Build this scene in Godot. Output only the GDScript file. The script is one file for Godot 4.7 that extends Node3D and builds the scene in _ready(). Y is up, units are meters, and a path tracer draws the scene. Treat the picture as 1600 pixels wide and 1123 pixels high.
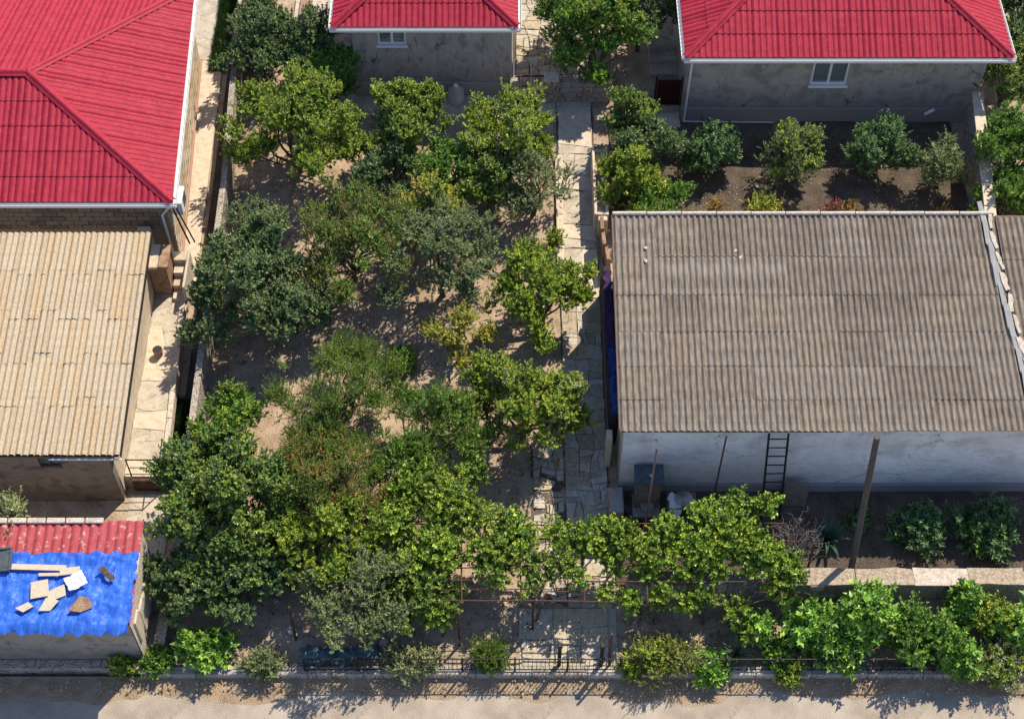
extends Node3D

# ---------------------------------------------------------------- mesh helper
class MB:
	var v := PackedVector3Array()
	var n := PackedVector3Array()
	var uv := PackedVector2Array()
	var c := PackedColorArray()
	var col := Color.WHITE
	# authored counter-clockwise seen from outside; emitted clockwise for the engine
	func tri(a: Vector3, b: Vector3, d: Vector3, ua := Vector2.ZERO, ub := Vector2.ZERO, ud := Vector2.ZERO) -> void:
		var nn := (b - a).cross(d - a)
		if nn.length_squared() < 1e-14: return
		nn = nn.normalized()
		v.append(a); v.append(d); v.append(b)
		n.append(nn); n.append(nn); n.append(nn)
		uv.append(ua); uv.append(ud); uv.append(ub)
		c.append(col); c.append(col); c.append(col)
	func tri_n(a: Vector3, b: Vector3, d: Vector3, na: Vector3, nb: Vector3, nd: Vector3) -> void:
		v.append(a); v.append(d); v.append(b)
		n.append(na); n.append(nd); n.append(nb)
		uv.append(Vector2.ZERO); uv.append(Vector2.ZERO); uv.append(Vector2.ZERO)
		c.append(col); c.append(col); c.append(col)
	func quad(a: Vector3, b: Vector3, d: Vector3, e: Vector3) -> void:
		tri(a, b, d, Vector2(0, 1), Vector2(1, 1), Vector2(1, 0))
		tri(a, d, e, Vector2(0, 1), Vector2(1, 0), Vector2(0, 0))
	func quad_uv(a: Vector3, b: Vector3, d: Vector3, e: Vector3, r: Rect2) -> void:
		var p := r.position; var q := r.end
		tri(a, b, d, Vector2(p.x, q.y), Vector2(q.x, q.y), Vector2(q.x, p.y))
		tri(a, d, e, Vector2(p.x, q.y), Vector2(q.x, p.y), Vector2(p.x, p.y))
	func quad_n(a: Vector3, b: Vector3, d: Vector3, e: Vector3, na: Vector3, nb: Vector3, nd: Vector3, ne: Vector3) -> void:
		tri_n(a, b, d, na, nb, nd); tri_n(a, d, e, na, nd, ne)
	# box with chamfered edges, in a frame
	func box(t: Transform3D, s: Vector3, bev := 0.0) -> void:
		var h := s * 0.5
		if bev <= 0.0:
			var p: Array[Vector3] = []
			for k in 8: p.append(t * Vector3(h.x if k & 1 else -h.x, h.y if k & 2 else -h.y, h.z if k & 4 else -h.z))
			quad(p[4], p[5], p[7], p[6]); quad(p[1], p[0], p[2], p[3]); quad(p[5], p[1], p[3], p[7])
			quad(p[0], p[4], p[6], p[2]); quad(p[6], p[7], p[3], p[2]); quad(p[0], p[1], p[5], p[4])
			return
		var b := minf(bev, minf(h.x, minf(h.y, h.z)) * 0.9)
		# each corner gives three points, one per face
		var f := func(sx: float, sy: float, sz: float, ax: int) -> Vector3:
			var q := Vector3(sx * h.x, sy * h.y, sz * h.z)
			if ax != 0: q.x -= sx * b
			if ax != 1: q.y -= sy * b
			if ax != 2: q.z -= sz * b
			return t * q
		var ctr := t.origin
		var put := func(pts: Array) -> void:
			var nn: Vector3 = (pts[1] - pts[0]).cross(pts[2] - pts[0])
			var mid: Vector3 = (pts[0] + pts[1] + pts[2]) / 3.0
			if nn.dot(mid - ctr) < 0.0: pts.reverse()
			tri(pts[0], pts[1], pts[2])
			if pts.size() > 3: tri(pts[0], pts[2], pts[3])
		for sg in [-1.0, 1.0]:
			put.call([f.call(sg, -1, -1, 0), f.call(sg, 1, -1, 0), f.call(sg, 1, 1, 0), f.call(sg, -1, 1, 0)])
			put.call([f.call(-1, sg, -1, 1), f.call(1, sg, -1, 1), f.call(1, sg, 1, 1), f.call(-1, sg, 1, 1)])
			put.call([f.call(-1, -1, sg, 2), f.call(1, -1, sg, 2), f.call(1, 1, sg, 2), f.call(-1, 1, sg, 2)])
			for s2 in [-1.0, 1.0]:
				put.call([f.call(sg, s2, -1, 0), f.call(sg, s2, 1, 0), f.call(sg, s2, 1, 1), f.call(sg, s2, -1, 1)])
				put.call([f.call(sg, -1, s2, 0), f.call(sg, 1, s2, 0), f.call(sg, 1, s2, 2), f.call(sg, -1, s2, 2)])
				put.call([f.call(-1, sg, s2, 1), f.call(1, sg, s2, 1), f.call(1, sg, s2, 2), f.call(-1, sg, s2, 2)])
				for s3 in [-1.0, 1.0]:
					put.call([f.call(sg, s2, s3, 0), f.call(sg, s2, s3, 1), f.call(sg, s2, s3, 2)])
	func boxm(lo: Vector3, hi: Vector3, bev := 0.0) -> void:
		box(Transform3D(Basis.IDENTITY, (lo + hi) * 0.5), hi - lo, bev)
	# a bar between two points
	func bar(a: Vector3, b: Vector3, w: float, hgt: float, bev := 0.0) -> void:
		var d := (b - a).normalized()
		var up := Vector3.UP if absf(d.y) < 0.95 else Vector3.RIGHT
		var x := up.cross(d).normalized()
		box(Transform3D(Basis(x, d.cross(x), d), (a + b) * 0.5), Vector3(w, hgt, a.distance_to(b)), bev)
	func tube(path: PackedVector3Array, r: PackedFloat32Array, sides := 6, caps := true) -> void:
		var rings: Array = []
		var norms: Array = []
		var prev := Vector3.ZERO
		for i in path.size():
			var d := (path[mini(i + 1, path.size() - 1)] - path[maxi(i - 1, 0)]).normalized()
			var x := prev - d * prev.dot(d) if prev != Vector3.ZERO else (Vector3.UP if absf(d.y) < 0.9 else Vector3.RIGHT).cross(d)
			x = x.normalized(); prev = x
			var y := d.cross(x)
			var ring := PackedVector3Array(); var nr := PackedVector3Array()
			for k in sides:
				var a := TAU * k / sides
				var q := x * cos(a) + y * sin(a)
				ring.append(path[i] + q * r[i]); nr.append(q)
			rings.append(ring); norms.append(nr)
		for i in path.size() - 1:
			for k in sides:
				var k2 := (k + 1) % sides
				quad_n(rings[i][k], rings[i][k2], rings[i + 1][k2], rings[i + 1][k], norms[i][k], norms[i][k2], norms[i + 1][k2], norms[i + 1][k])
		if caps:
			for k in range(1, sides - 1):
				tri(rings[-1][0], rings[-1][k], rings[-1][k + 1])
				tri(rings[0][0], rings[0][k + 1], rings[0][k])
	func pipe(a: Vector3, b: Vector3, r: float, sides := 8) -> void:
		tube(PackedVector3Array([a, b]), PackedFloat32Array([r, r]), sides)
	# flat polygon slab with bevelled top edge; pts counter-clockwise seen from above is not needed
	func slab(pts: PackedVector2Array, y0: float, y1: float, bev: float) -> void:
		var p := pts
		if Geometry2D.is_polygon_clockwise(p): p = p.duplicate(); p.reverse()
		var m := Vector2.ZERO
		for q in p: m += q
		m /= p.size()
		var inn := PackedVector2Array()
		for q in p: inn.append(q + (m - q).normalized() * bev)
		var k := p.size()
		for i in k:
			var j := (i + 1) % k
			var a := Vector3(p[i].x, y0, p[i].y); var b := Vector3(p[j].x, y0, p[j].y)
			var a1 := Vector3(p[i].x, y1 - bev * 0.6, p[i].y); var b1 := Vector3(p[j].x, y1 - bev * 0.6, p[j].y)
			var a2 := Vector3(inn[i].x, y1, inn[i].y); var b2 := Vector3(inn[j].x, y1, inn[j].y)
			quad(b, a, a1, b1); quad(b1, a1, a2, b2)
			if i > 0 and i < k - 1:
				tri(Vector3(inn[0].x, y1, inn[0].y), b2, a2)
	func mesh() -> ArrayMesh:
		var arr := []
		arr.resize(Mesh.ARRAY_MAX)
		arr[Mesh.ARRAY_VERTEX] = v; arr[Mesh.ARRAY_NORMAL] = n; arr[Mesh.ARRAY_TEX_UV] = uv; arr[Mesh.ARRAY_COLOR] = c
		var m := ArrayMesh.new()
		m.add_surface_from_arrays(Mesh.PRIMITIVE_TRIANGLES, arr)
		return m

# ---------------------------------------------------------------- naming and tagging
var taken := {}
func numbered(called: String) -> String:
	if not taken.has(called):
		taken[called] = 0
		return called
	taken[called] += 1
	return "%s_%03d" % [called, taken[called]]

func tag(o: Node3D, label := "", category := "", group := "", kind := "") -> Node3D:
	if label: o.set_meta("label", label)
	if category: o.set_meta("category", category)
	if group: o.set_meta("group", group)
	if kind: o.set_meta("kind", kind)
	return o

func thing(called: String, label: String, category: String, at := Vector3.ZERO, group := "") -> Node3D:
	var o := Node3D.new()
	o.name = numbered(called); add_child(o); o.position = at
	return tag(o, label, category, group)

func part(parent: Node3D, called: String, mesh: Mesh, m: Material, t := Transform3D.IDENTITY) -> MeshInstance3D:
	var o := MeshInstance3D.new()
	o.mesh = mesh; o.material_override = m; o.transform = t
	if parent == self: o.name = numbered(called)
	else: o.name = called
	parent.add_child(o, true)
	return o

func struct(called: String, mesh: Mesh, m: Material) -> MeshInstance3D:
	var o := part(self, called, mesh, m)
	o.set_meta("kind", "structure")
	return o

func at(v: Vector3) -> Transform3D:
	return Transform3D(Basis.IDENTITY, v)

func one(lo: Vector3, hi: Vector3, bev := 0.0) -> ArrayMesh:
	var b := MB.new(); b.boxm(lo, hi, bev); return b.mesh()

# ---------------------------------------------------------------- procedural materials
func lin(r: float, g: float, b: float) -> Color:
	return Color(r, g, b).linear_to_srgb()

func noise(sd: int, freq: float, oct := 4, type := FastNoiseLite.TYPE_SIMPLEX_SMOOTH) -> FastNoiseLite:
	var n := FastNoiseLite.new()
	n.seed = sd; n.frequency = freq; n.noise_type = type; n.fractal_octaves = oct
	return n

func bytes_of(n: FastNoiseLite, w: int, h: int, seamless := true) -> PackedByteArray:
	var im := n.get_seamless_image(w, h) if seamless else n.get_image(w, h)
	im.convert(Image.FORMAT_L8)
	return im.get_data()

# cols: albedo stops (linear); o: size, scale (metres a repeat), f1/f2 frequencies, w mix, rough, bump, crack (share), crack_f, spot (share), spot_col, stretch
func stuff_mat(sd: int, cols: Array, o := {}) -> StandardMaterial3D:
	var nominal: int = o.get("size", 512 if o.get("scale", 2.0) >= 0.85 else 256)
	var size := nominal * 3 / 4
	var fk := 4.0 / 3.0
	var a := bytes_of(noise(sd, o.get("f1", 0.006) * fk, 4), size, size)
	var b := bytes_of(noise(sd + 7, o.get("f2", 0.06) * fk, 3), size, size)
	var w: float = o.get("w", 0.5)
	var lut := PackedByteArray()
	for k in 256:
		var x := k / 255.0 * (cols.size() - 1)
		var i := mini(int(x), cols.size() - 2)
		var q: Color = cols[i].lerp(cols[i + 1], x - i).linear_to_srgb()
		lut.append(int(q.r * 255)); lut.append(int(q.g * 255)); lut.append(int(q.b * 255))
	var data := PackedByteArray(); data.resize(size * size * 3)
	var hgt := PackedByteArray(); hgt.resize(size * size)
	var wa := int(w * 256); var wb := 256 - wa
	var ck: PackedByteArray
	var crack: float = o.get("crack", 0.0)
	if crack > 0.0:
		var cn := noise(sd + 3, o.get("crack_f", 0.02) * fk, 1, FastNoiseLite.TYPE_CELLULAR)
		cn.cellular_return_type = FastNoiseLite.RETURN_DISTANCE2_SUB
		cn.domain_warp_enabled = true; cn.domain_warp_amplitude = 18.0; cn.domain_warp_frequency = 0.03
		ck = bytes_of(cn, size, size)
	var sp: PackedByteArray
	var spot: float = o.get("spot", 0.0)
	if spot > 0.0:
		sp = bytes_of(noise(sd + 11, o.get("spot_f", 0.04) * fk, 4), size, size)
	var sc: Color = o.get("spot_col", Color(0.05, 0.045, 0.04)).linear_to_srgb()
	var spot_at := int(255 * (1.0 - spot)); var crack_at := int(crack * 255)
	var sr := int(sc.r * 255); var sg := int(sc.g * 255); var sb := int(sc.b * 255)
	var has_crack := crack > 0.0; var has_spot := spot > 0.0
	for k in size * size:
		var h := b[k]
		var x := (clampi(((a[k] * wa + h * wb - 32768) * 3 >> 9) + 128, 0, 255)) * 3
		var r := lut[x]; var g := lut[x + 1]; var bl := lut[x + 2]
		if has_crack and ck[k] < crack_at:
			r = r * 2 / 5; g = g * 2 / 5; bl = bl * 2 / 5
			h = h >> 2
		if has_spot and sp[k] > spot_at:
			var s := mini(255, (sp[k] - spot_at) * 8)
			r += (sr - r) * s >> 8; g += (sg - g) * s >> 8; bl += (sb - bl) * s >> 8
		var k3 := k * 3
		data[k3] = r; data[k3 + 1] = g; data[k3 + 2] = bl
		hgt[k] = h
	var m := StandardMaterial3D.new()
	m.albedo_texture = ImageTexture.create_from_image(Image.create_from_data(size, size, false, Image.FORMAT_RGB8, data))
	m.roughness = o.get("rough", 0.9)
	m.metallic_specular = o.get("spec", 0.3)
	var bump: float = o.get("bump", 1.0)
	if bump > 0.0:
		var hi := Image.create_from_data(size, size, false, Image.FORMAT_L8, hgt)
		hi.convert(Image.FORMAT_RGBA8)
		hi.bump_map_to_normal_map(bump * 4.0)
		m.normal_enabled = true
		m.normal_texture = ImageTexture.create_from_image(hi)
	var s: float = 1.0 / o.get("scale", 2.0)
	m.uv1_scale = o.get("stretch", Vector3.ONE) * s
	if o.get("uv", false): m.uv1_scale = Vector3.ONE
	else:
		m.uv1_triplanar = true
		m.uv1_world_triplanar = o.get("world", true)
	return m

func tinted(m: StandardMaterial3D, c: Color, off := Vector3.ZERO) -> StandardMaterial3D:
	var d: StandardMaterial3D = m.duplicate()
	d.albedo_color = c; d.uv1_offset = off
	return d

# a wall's own picture of plaster: base tone, blotches, streaks running down, damp rising from the ground, one repair patch
func wall_mat(sd: int, base: Color, stain: Color, damp: float, streak: float, blot: float) -> StandardMaterial3D:
	var w := 768; var h := 256
	var a := bytes_of(noise(sd, 0.008, 5), w, h, false)
	var b := bytes_of(noise(sd + 1, 0.07, 3), w, h, false)
	var s1 := noise(sd + 2, 0.03, 4)
	var s := bytes_of(s1, w, 8, false)
	var d := bytes_of(noise(sd + 3, 0.014, 5), w, h, false)
	var cn := noise(sd + 5, .011, 1, FastNoiseLite.TYPE_CELLULAR)
	cn.cellular_return_type = FastNoiseLite.RETURN_DISTANCE2_SUB
	cn.domain_warp_enabled = true; cn.domain_warp_amplitude = 40.0; cn.domain_warp_frequency = 0.02
	var ck := bytes_of(cn, w, h, false)
	var data := PackedByteArray(); data.resize(w * h * 3)
	for y in h:
		var up := 1.0 - float(y) / h
		for x in w:
			var k := y * w + x
			var tone := 0.82 + 0.22 * (a[k] / 255.0) + 0.14 * (b[k] / 255.0 - 0.5)
			var dirt := 0.0
			dirt += damp * smoothstep(0.52, 0.0, up + (d[k] / 255.0 - 0.5) * 0.55)
			dirt += streak * maxf(0.0, s[x] / 255.0 - 0.55) * 2.2 * smoothstep(0.25, 1.0, up + (a[k] / 255.0 - 0.5) * 0.5)
			dirt += blot * .8 * smoothstep(0.50, 0.86, d[k] / 255.0 + (b[k] / 255.0 - .5) * .12)
			if ck[k] < 5 and a[k] > 118: dirt += .55
			if d[k] > 128 and d[k] < 131 and up < .8: dirt += .25
			var q := (base * tone).lerp(stain * (0.8 + 0.4 * b[k] / 255.0), clampf(dirt, 0, 0.92)).linear_to_srgb()
			data[k * 3] = clampi(int(q.r * 255), 0, 255); data[k * 3 + 1] = clampi(int(q.g * 255), 0, 255); data[k * 3 + 2] = clampi(int(q.b * 255), 0, 255)
	var m := StandardMaterial3D.new()
	m.albedo_texture = ImageTexture.create_from_image(Image.create_from_data(w, h, false, Image.FORMAT_RGB8, data))
	m.roughness = 0.92; m.metallic_specular = 0.25
	m.texture_repeat = false
	var hi := Image.create_from_data(w, h, false, Image.FORMAT_L8, b); hi.convert(Image.FORMAT_RGBA8); hi.bump_map_to_normal_map(2.0)
	m.normal_enabled = true; m.normal_texture = ImageTexture.create_from_image(hi); m.normal_scale = 0.6
	return m

func plain(c: Color, rough := 0.6, metal := 0.0) -> StandardMaterial3D:
	var m := StandardMaterial3D.new()
	m.albedo_color = c.linear_to_srgb(); m.roughness = rough; m.metallic = metal; m.metallic_specular = 0.4
	return m

var M := {}
func materials() -> void:
	M.soil = stuff_mat(11, [Color(.22, .16, .11), Color(.36, .275, .20), Color(.45, .355, .27)], {"scale": 4.5, "size": 1024, "f1": .005, "f2": .05, "w": .6, "bump": .7, "spot": .32, "spot_f": .022, "spot_col": Color(.15, .105, .07)})
	M.soil_shade_tint = stuff_mat(12, [Color(.05, .039, .03), Color(.09, .071, .055), Color(.135, .108, .084)], {"scale": 3.0, "f2": .06, "bump": 1.0})  # soil tone lowered so its colour carries house and wall shade
	M.earth = stuff_mat(13, [Color(.16, .12, .08), Color(.26, .2, .14)], {"scale": 6.0, "bump": .8})
	M.road = stuff_mat(21, [Color(.26, .222, .178), Color(.365, .318, .262), Color(.43, .38, .318)], {"scale": 5.0, "size": 1024, "f1": .004, "f2": .12, "w": .6, "bump": .7, "spot": .24, "spot_f": .006, "spot_col": Color(.29, .255, .21)})
	M.verge = stuff_mat(22, [Color(.22, .155, .095), Color(.33, .25, .17), Color(.41, .33, .24)], {"scale": 2.6, "f1": .008, "f2": .09, "bump": 1.3})
	M.concrete = stuff_mat(31, [Color(.33, .285, .225), Color(.46, .41, .335), Color(.54, .48, .40)], {"scale": 2.4, "f1": .008, "f2": .09, "w": .55, "bump": .6, "crack": .008, "crack_f": .006, "spot": .3, "spot_f": .015, "spot_col": Color(.38, .325, .255)})
	M.slab = stuff_mat(32, [Color(.38, .34, .285), Color(.53, .485, .415), Color(.62, .57, .495)], {"scale": 1.7, "f1": .009, "f2": .1, "w": .5, "bump": 1.0, "crack": .02, "crack_f": .02})
	M.slab2 = tinted(M.slab, Color(.90, .87, .83), Vector3(.4, 0, .3))
	M.slab3 = tinted(M.slab, Color(.97, .94, .87), Vector3(.7, .2, .1))
	M.bed = stuff_mat(33, [Color(.07, .06, .05), Color(.15, .13, .105)], {"scale": 1.5, "bump": 1.2})
	M.old_wall = stuff_mat(34, [Color(.24, .21, .175), Color(.40, .36, .31), Color(.52, .47, .405)], {"scale": 1.8, "f1": .008, "f2": .07, "w": .55, "bump": 1.4, "spot": .36, "spot_col": Color(.10, .085, .07), "stretch": Vector3(1, .45, 1), "crack": .015, "crack_f": .012})
	M.pale_wall = stuff_mat(35, [Color(.40, .33, .245), Color(.58, .50, .395), Color(.65, .575, .47)], {"scale": 1.6, "f1": .01, "f2": .1, "bump": .8, "spot": .3, "spot_f": .07, "spot_col": Color(.36, .28, .19)})
	M.whitewash = stuff_mat(36, [Color(.36, .30, .235), Color(.57, .505, .425), Color(.67, .61, .53)], {"scale": 1.4, "f1": .01, "f2": .08, "bump": 1.2, "spot": .33, "spot_col": Color(.22, .18, .14)})
	M.block = stuff_mat(41, [Color(.46, .385, .285), Color(.58, .50, .385), Color(.65, .57, .455)], {"scale": .9, "f1": .012, "f2": .12, "bump": 1.3, "spot": .3, "spot_col": Color(.28, .215, .14)})
	M.block2 = tinted(M.block, Color(.94, .90, .84), Vector3(.3, .6, .2))
	M.block3 = tinted(M.block, Color(1, .96, .93), Vector3(.8, .1, .5))
	M.shade_block = stuff_mat(43, [Color(.14, .12, .10), Color(.24, .215, .18), Color(.31, .28, .24)], {"scale": .9, "f1": .012, "f2": .12, "bump": 1.3})  # block colour darkened to carry the shade of the south face
	M.shade_block2 = tinted(M.shade_block, Color(.88, .87, .86), Vector3(.3, .6, .2))
	M.navy_tarp = stuff_mat(98, [Color(.01, .03, .12), Color(.02, .055, .24)], {"scale": .7, "bump": .5, "rough": .5})
	M.worn = stuff_mat(99, [Color(.20, .15, .11), Color(.40, .33, .25), Color(.60, .53, .44)], {"scale": 1.1, "f1": .014, "f2": .07, "bump": 1.2, "spot": .36, "spot_col": Color(.16, .12, .08)})
	M.grey_wood = stuff_mat(44, [Color(.05, .042, .038), Color(.105, .088, .078), Color(.16, .138, .122)], {"scale": .7, "f1": .02, "f2": .05, "stretch": Vector3(3, .4, 3), "bump": 1.0})
	M.mortar = stuff_mat(42, [Color(.28, .23, .17), Color(.38, .32, .24)], {"scale": 1.0})
	M.red = stuff_mat(51, [Color(.235, .014, .032), Color(.325, .018, .042), Color(.375, .032, .060)], {"scale": 3.7, "size": 1024, "f1": .008, "f2": .09, "w": .6, "bump": 0.2, "rough": .58, "spec": .3, "spot": .30, "spot_f": .022, "spot_col": Color(.37, .06, .085)})
	M.red_old = stuff_mat(52, [Color(.25, .04, .05), Color(.36, .062, .078), Color(.43, .12, .125)], {"scale": 1.6, "f1": .008, "f2": .06, "w": .5, "bump": .4, "rough": .6, "spot": .24, "spot_f": .012, "spot_col": Color(.52, .40, .36)})
	M.slate = stuff_mat(61, [Color(.080, .067, .056), Color(.205, .178, .152), Color(.345, .312, .275)], {"scale": 1.9, "size": 1024, "f1": .009, "f2": .06, "w": .62, "bump": .7, "stretch": Vector3(2.0, 1, .38), "spot": .27, "spot_f": .09, "spot_col": Color(.50, .46, .40)})
	M.slate2 = tinted(M.slate, Color(.965, .955, .945), Vector3(.37, .1, .61))
	M.slate3 = tinted(M.slate, Color(1, .985, .965), Vector3(.71, .4, .23))
	M.slate4 = tinted(M.slate, Color(.94, .93, .92), Vector3(.13, .8, .87))
	M.tile = stuff_mat(71, [Color(.27, .21, .14), Color(.48, .41, .305), Color(.60, .53, .415)], {"scale": 1.4, "size": 1024, "f1": .012, "f2": .07, "w": .45, "bump": .9, "stretch": Vector3(1.6, 1, .6), "spot": .37, "spot_f": .045, "spot_col": Color(.23, .15, .08)})
	M.tile2 = tinted(M.tile, Color(.985, .98, .975), Vector3(.4, .1, .3))
	M.tile3 = tinted(M.tile, Color(1, .97, .93), Vector3(.8, .5, .6))
	M.tile4 = tinted(M.tile, Color(.965, .955, .945), Vector3(.2, .7, .1))
	M.rust = stuff_mat(81, [Color(.045, .026, .02), Color(.095, .05, .04), Color(.15, .085, .065)], {"scale": .5, "bump": .8, "rough": .85})
	M.pink_pipe = stuff_mat(82, [Color(.15, .08, .065), Color(.30, .17, .145)], {"scale": .4, "bump": .4, "rough": .75})
	M.iron = plain(Color(.02, .02, .022), .6, .3)
	M.white_paint = plain(Color(.72, .73, .74), .45)
	M.zinc = stuff_mat(83, [Color(.42, .43, .45), Color(.60, .61, .63)], {"scale": 1.0, "bump": .3, "rough": .55})
	M.lead = stuff_mat(97, [Color(.20, .205, .22), Color(.33, .34, .36)], {"scale": .8, "bump": .5, "rough": .6})
	M.blue_trim = plain(Color(.035, .055, .11), .6)
	M.tarp = stuff_mat(84, [Color(.012, .075, .44), Color(.03, .13, .60), Color(.08, .22, .70)], {"scale": 1.5, "f1": .012, "bump": .25, "rough": .5, "spec": .35, "spot": .25, "spot_f": .012, "spot_col": Color(.13, .27, .72), "stretch": Vector3(1.4, 1, .5)})
	M.purple_tarp = stuff_mat(85, [Color(.022, .010, .05), Color(.05, .02, .085)], {"scale": .8, "bump": .8, "rough": .6})
	M.teal_sheet = stuff_mat(86, [Color(.03, .07, .085), Color(.10, .18, .21)], {"scale": .5, "bump": .8, "rough": .5})
	M.board = stuff_mat(87, [Color(.46, .39, .29), Color(.62, .55, .44)], {"scale": .6, "f1": .02, "bump": .5})
	M.white_cloth = stuff_mat(88, [Color(.62, .64, .68), Color(.76, .77, .79)], {"scale": .4, "bump": .8})
	M.brown_rag = stuff_mat(89, [Color(.06, .04, .03), Color(.16, .12, .09)], {"scale": .3, "bump": 1.2})
	M.mat_grey = stuff_mat(90, [Color(.045, .06, .075), Color(.10, .12, .14)], {"scale": .4, "bump": .8})
	M.wood = stuff_mat(91, [Color(.09, .065, .05), Color(.17, .125, .10), Color(.24, .19, .155)], {"scale": .7, "f1": .02, "f2": .05, "stretch": Vector3(3, .4, 3), "bump": 1.0})
	M.brown_sheet = stuff_mat(92, [Color(.16, .09, .055), Color(.34, .22, .15), Color(.45, .33, .24)], {"scale": .9, "bump": 1.2, "spot": .35, "spot_col": Color(.07, .035, .02)})
	M.bark = stuff_mat(93, [Color(.06, .048, .038), Color(.14, .115, .09), Color(.20, .17, .14)], {"scale": .4, "f1": .02, "stretch": Vector3(2, .5, 2), "bump": 1.8})
	M.dead_wood = stuff_mat(94, [Color(.17, .15, .145), Color(.30, .27, .26)], {"scale": .4, "bump": 1.0})
	M.cabinet = stuff_mat(95, [Color(.13, .11, .095), Color(.22, .195, .17)], {"scale": .8, "bump": .6, "spot": .3, "spot_col": Color(.06, .045, .035)})
	M.steel = plain(Color(.55, .55, .56), .25, .8)
	M.pale_red = plain(Color(.42, .22, .17), .9)
	M.wall_grey = stuff_mat(96, [Color(.27, .255, .235), Color(.38, .36, .33)], {"scale": 2.5, "bump": .7, "crack": .012, "crack_f": .008})
	M.dark_in = plain(Color(.03, .03, .03), .9)
	M.dark_red = plain(Color(.045, .008, .008), .6)
	M.curtain = plain(Color(.035, .04, .045), .9)
	var gl := StandardMaterial3D.new()
	gl.transparency = BaseMaterial3D.TRANSPARENCY_ALPHA; gl.albedo_color = Color(.75, .85, .9, .12); gl.roughness = .03; gl.metallic_specular = .4
	M.glass = gl
	var lf := StandardMaterial3D.new()
	lf.vertex_color_use_as_albedo = true; lf.roughness = .42; lf.metallic_specular = .5
	lf.cull_mode = BaseMaterial3D.CULL_DISABLED
	lf.backlight_enabled = true; lf.backlight = Color(.30, .36, .08)
	M.leaf = lf
	var ld := lf.duplicate(); ld.backlight = Color(.18, .24, .09); ld.roughness = .5
	M.leaf_dark = ld

# ---------------------------------------------------------------- plants
func leaf_into(b: MB, base: Vector3, dir: Vector3, nrm: Vector3, l: float, w: float, fold: float, curl: float) -> void:
	var x := dir.cross(nrm).normalized()
	var up := x.cross(dir).normalized()
	var m1 := base + dir * l * .45 - up * curl * .15
	var tip := base + dir * l - up * curl
	var a := base + dir * l * .42 + x * w * .5 + up * fold
	var d := base + dir * l * .42 - x * w * .5 + up * fold
	b.tri(base, m1, a); b.tri(m1, tip, a)
	b.tri(base, d, m1); b.tri(m1, d, tip)

# one leafy shoot, axis +Y, growing from the origin
func sprig(sd: int, count: int, len: float, l: float, w: float, spread: float, droop := 0.0) -> ArrayMesh:
	var r := RandomNumberGenerator.new(); r.seed = sd
	var b := MB.new()
	b.col = Color(.5, .42, .35)
	var top := Vector3(r.randf_range(-.08, .08), len, r.randf_range(-.08, .08))
	b.tube(PackedVector3Array([Vector3.ZERO, top * .96]), PackedFloat32Array([.007, .003]), 3, false)
	for k in count:
		var f := (k + .6) / count
		var a := k * 2.39996 + r.randf_range(-.4, .4)
		var pt := top * pow(f, .8)
		var tilt := lerpf(spread, spread * .35, f) + r.randf_range(-.2, .2)
		var dir := Vector3(cos(a) * sin(tilt), cos(tilt) - droop, sin(a) * sin(tilt)).normalized()
		var nrm := Vector3(-cos(a) * .25, 1.0, -sin(a) * .25) + Vector3(r.randf_range(-.75, .75), 0, r.randf_range(-.75, .75))
		if absf(dir.dot(nrm.normalized())) > .92: nrm = Vector3(-cos(a), .25, -sin(a))
		var s := r.randf_range(.72, 1.15)
		var t := r.randf_range(.78, 1.18)
		b.col = Color(t * r.randf_range(.92, 1.12), t, t * r.randf_range(.8, 1.1))
		leaf_into(b, pt, dir, nrm, l * s, w * s, w * .16, l * r.randf_range(.05, .28))
	return b.mesh()

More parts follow.
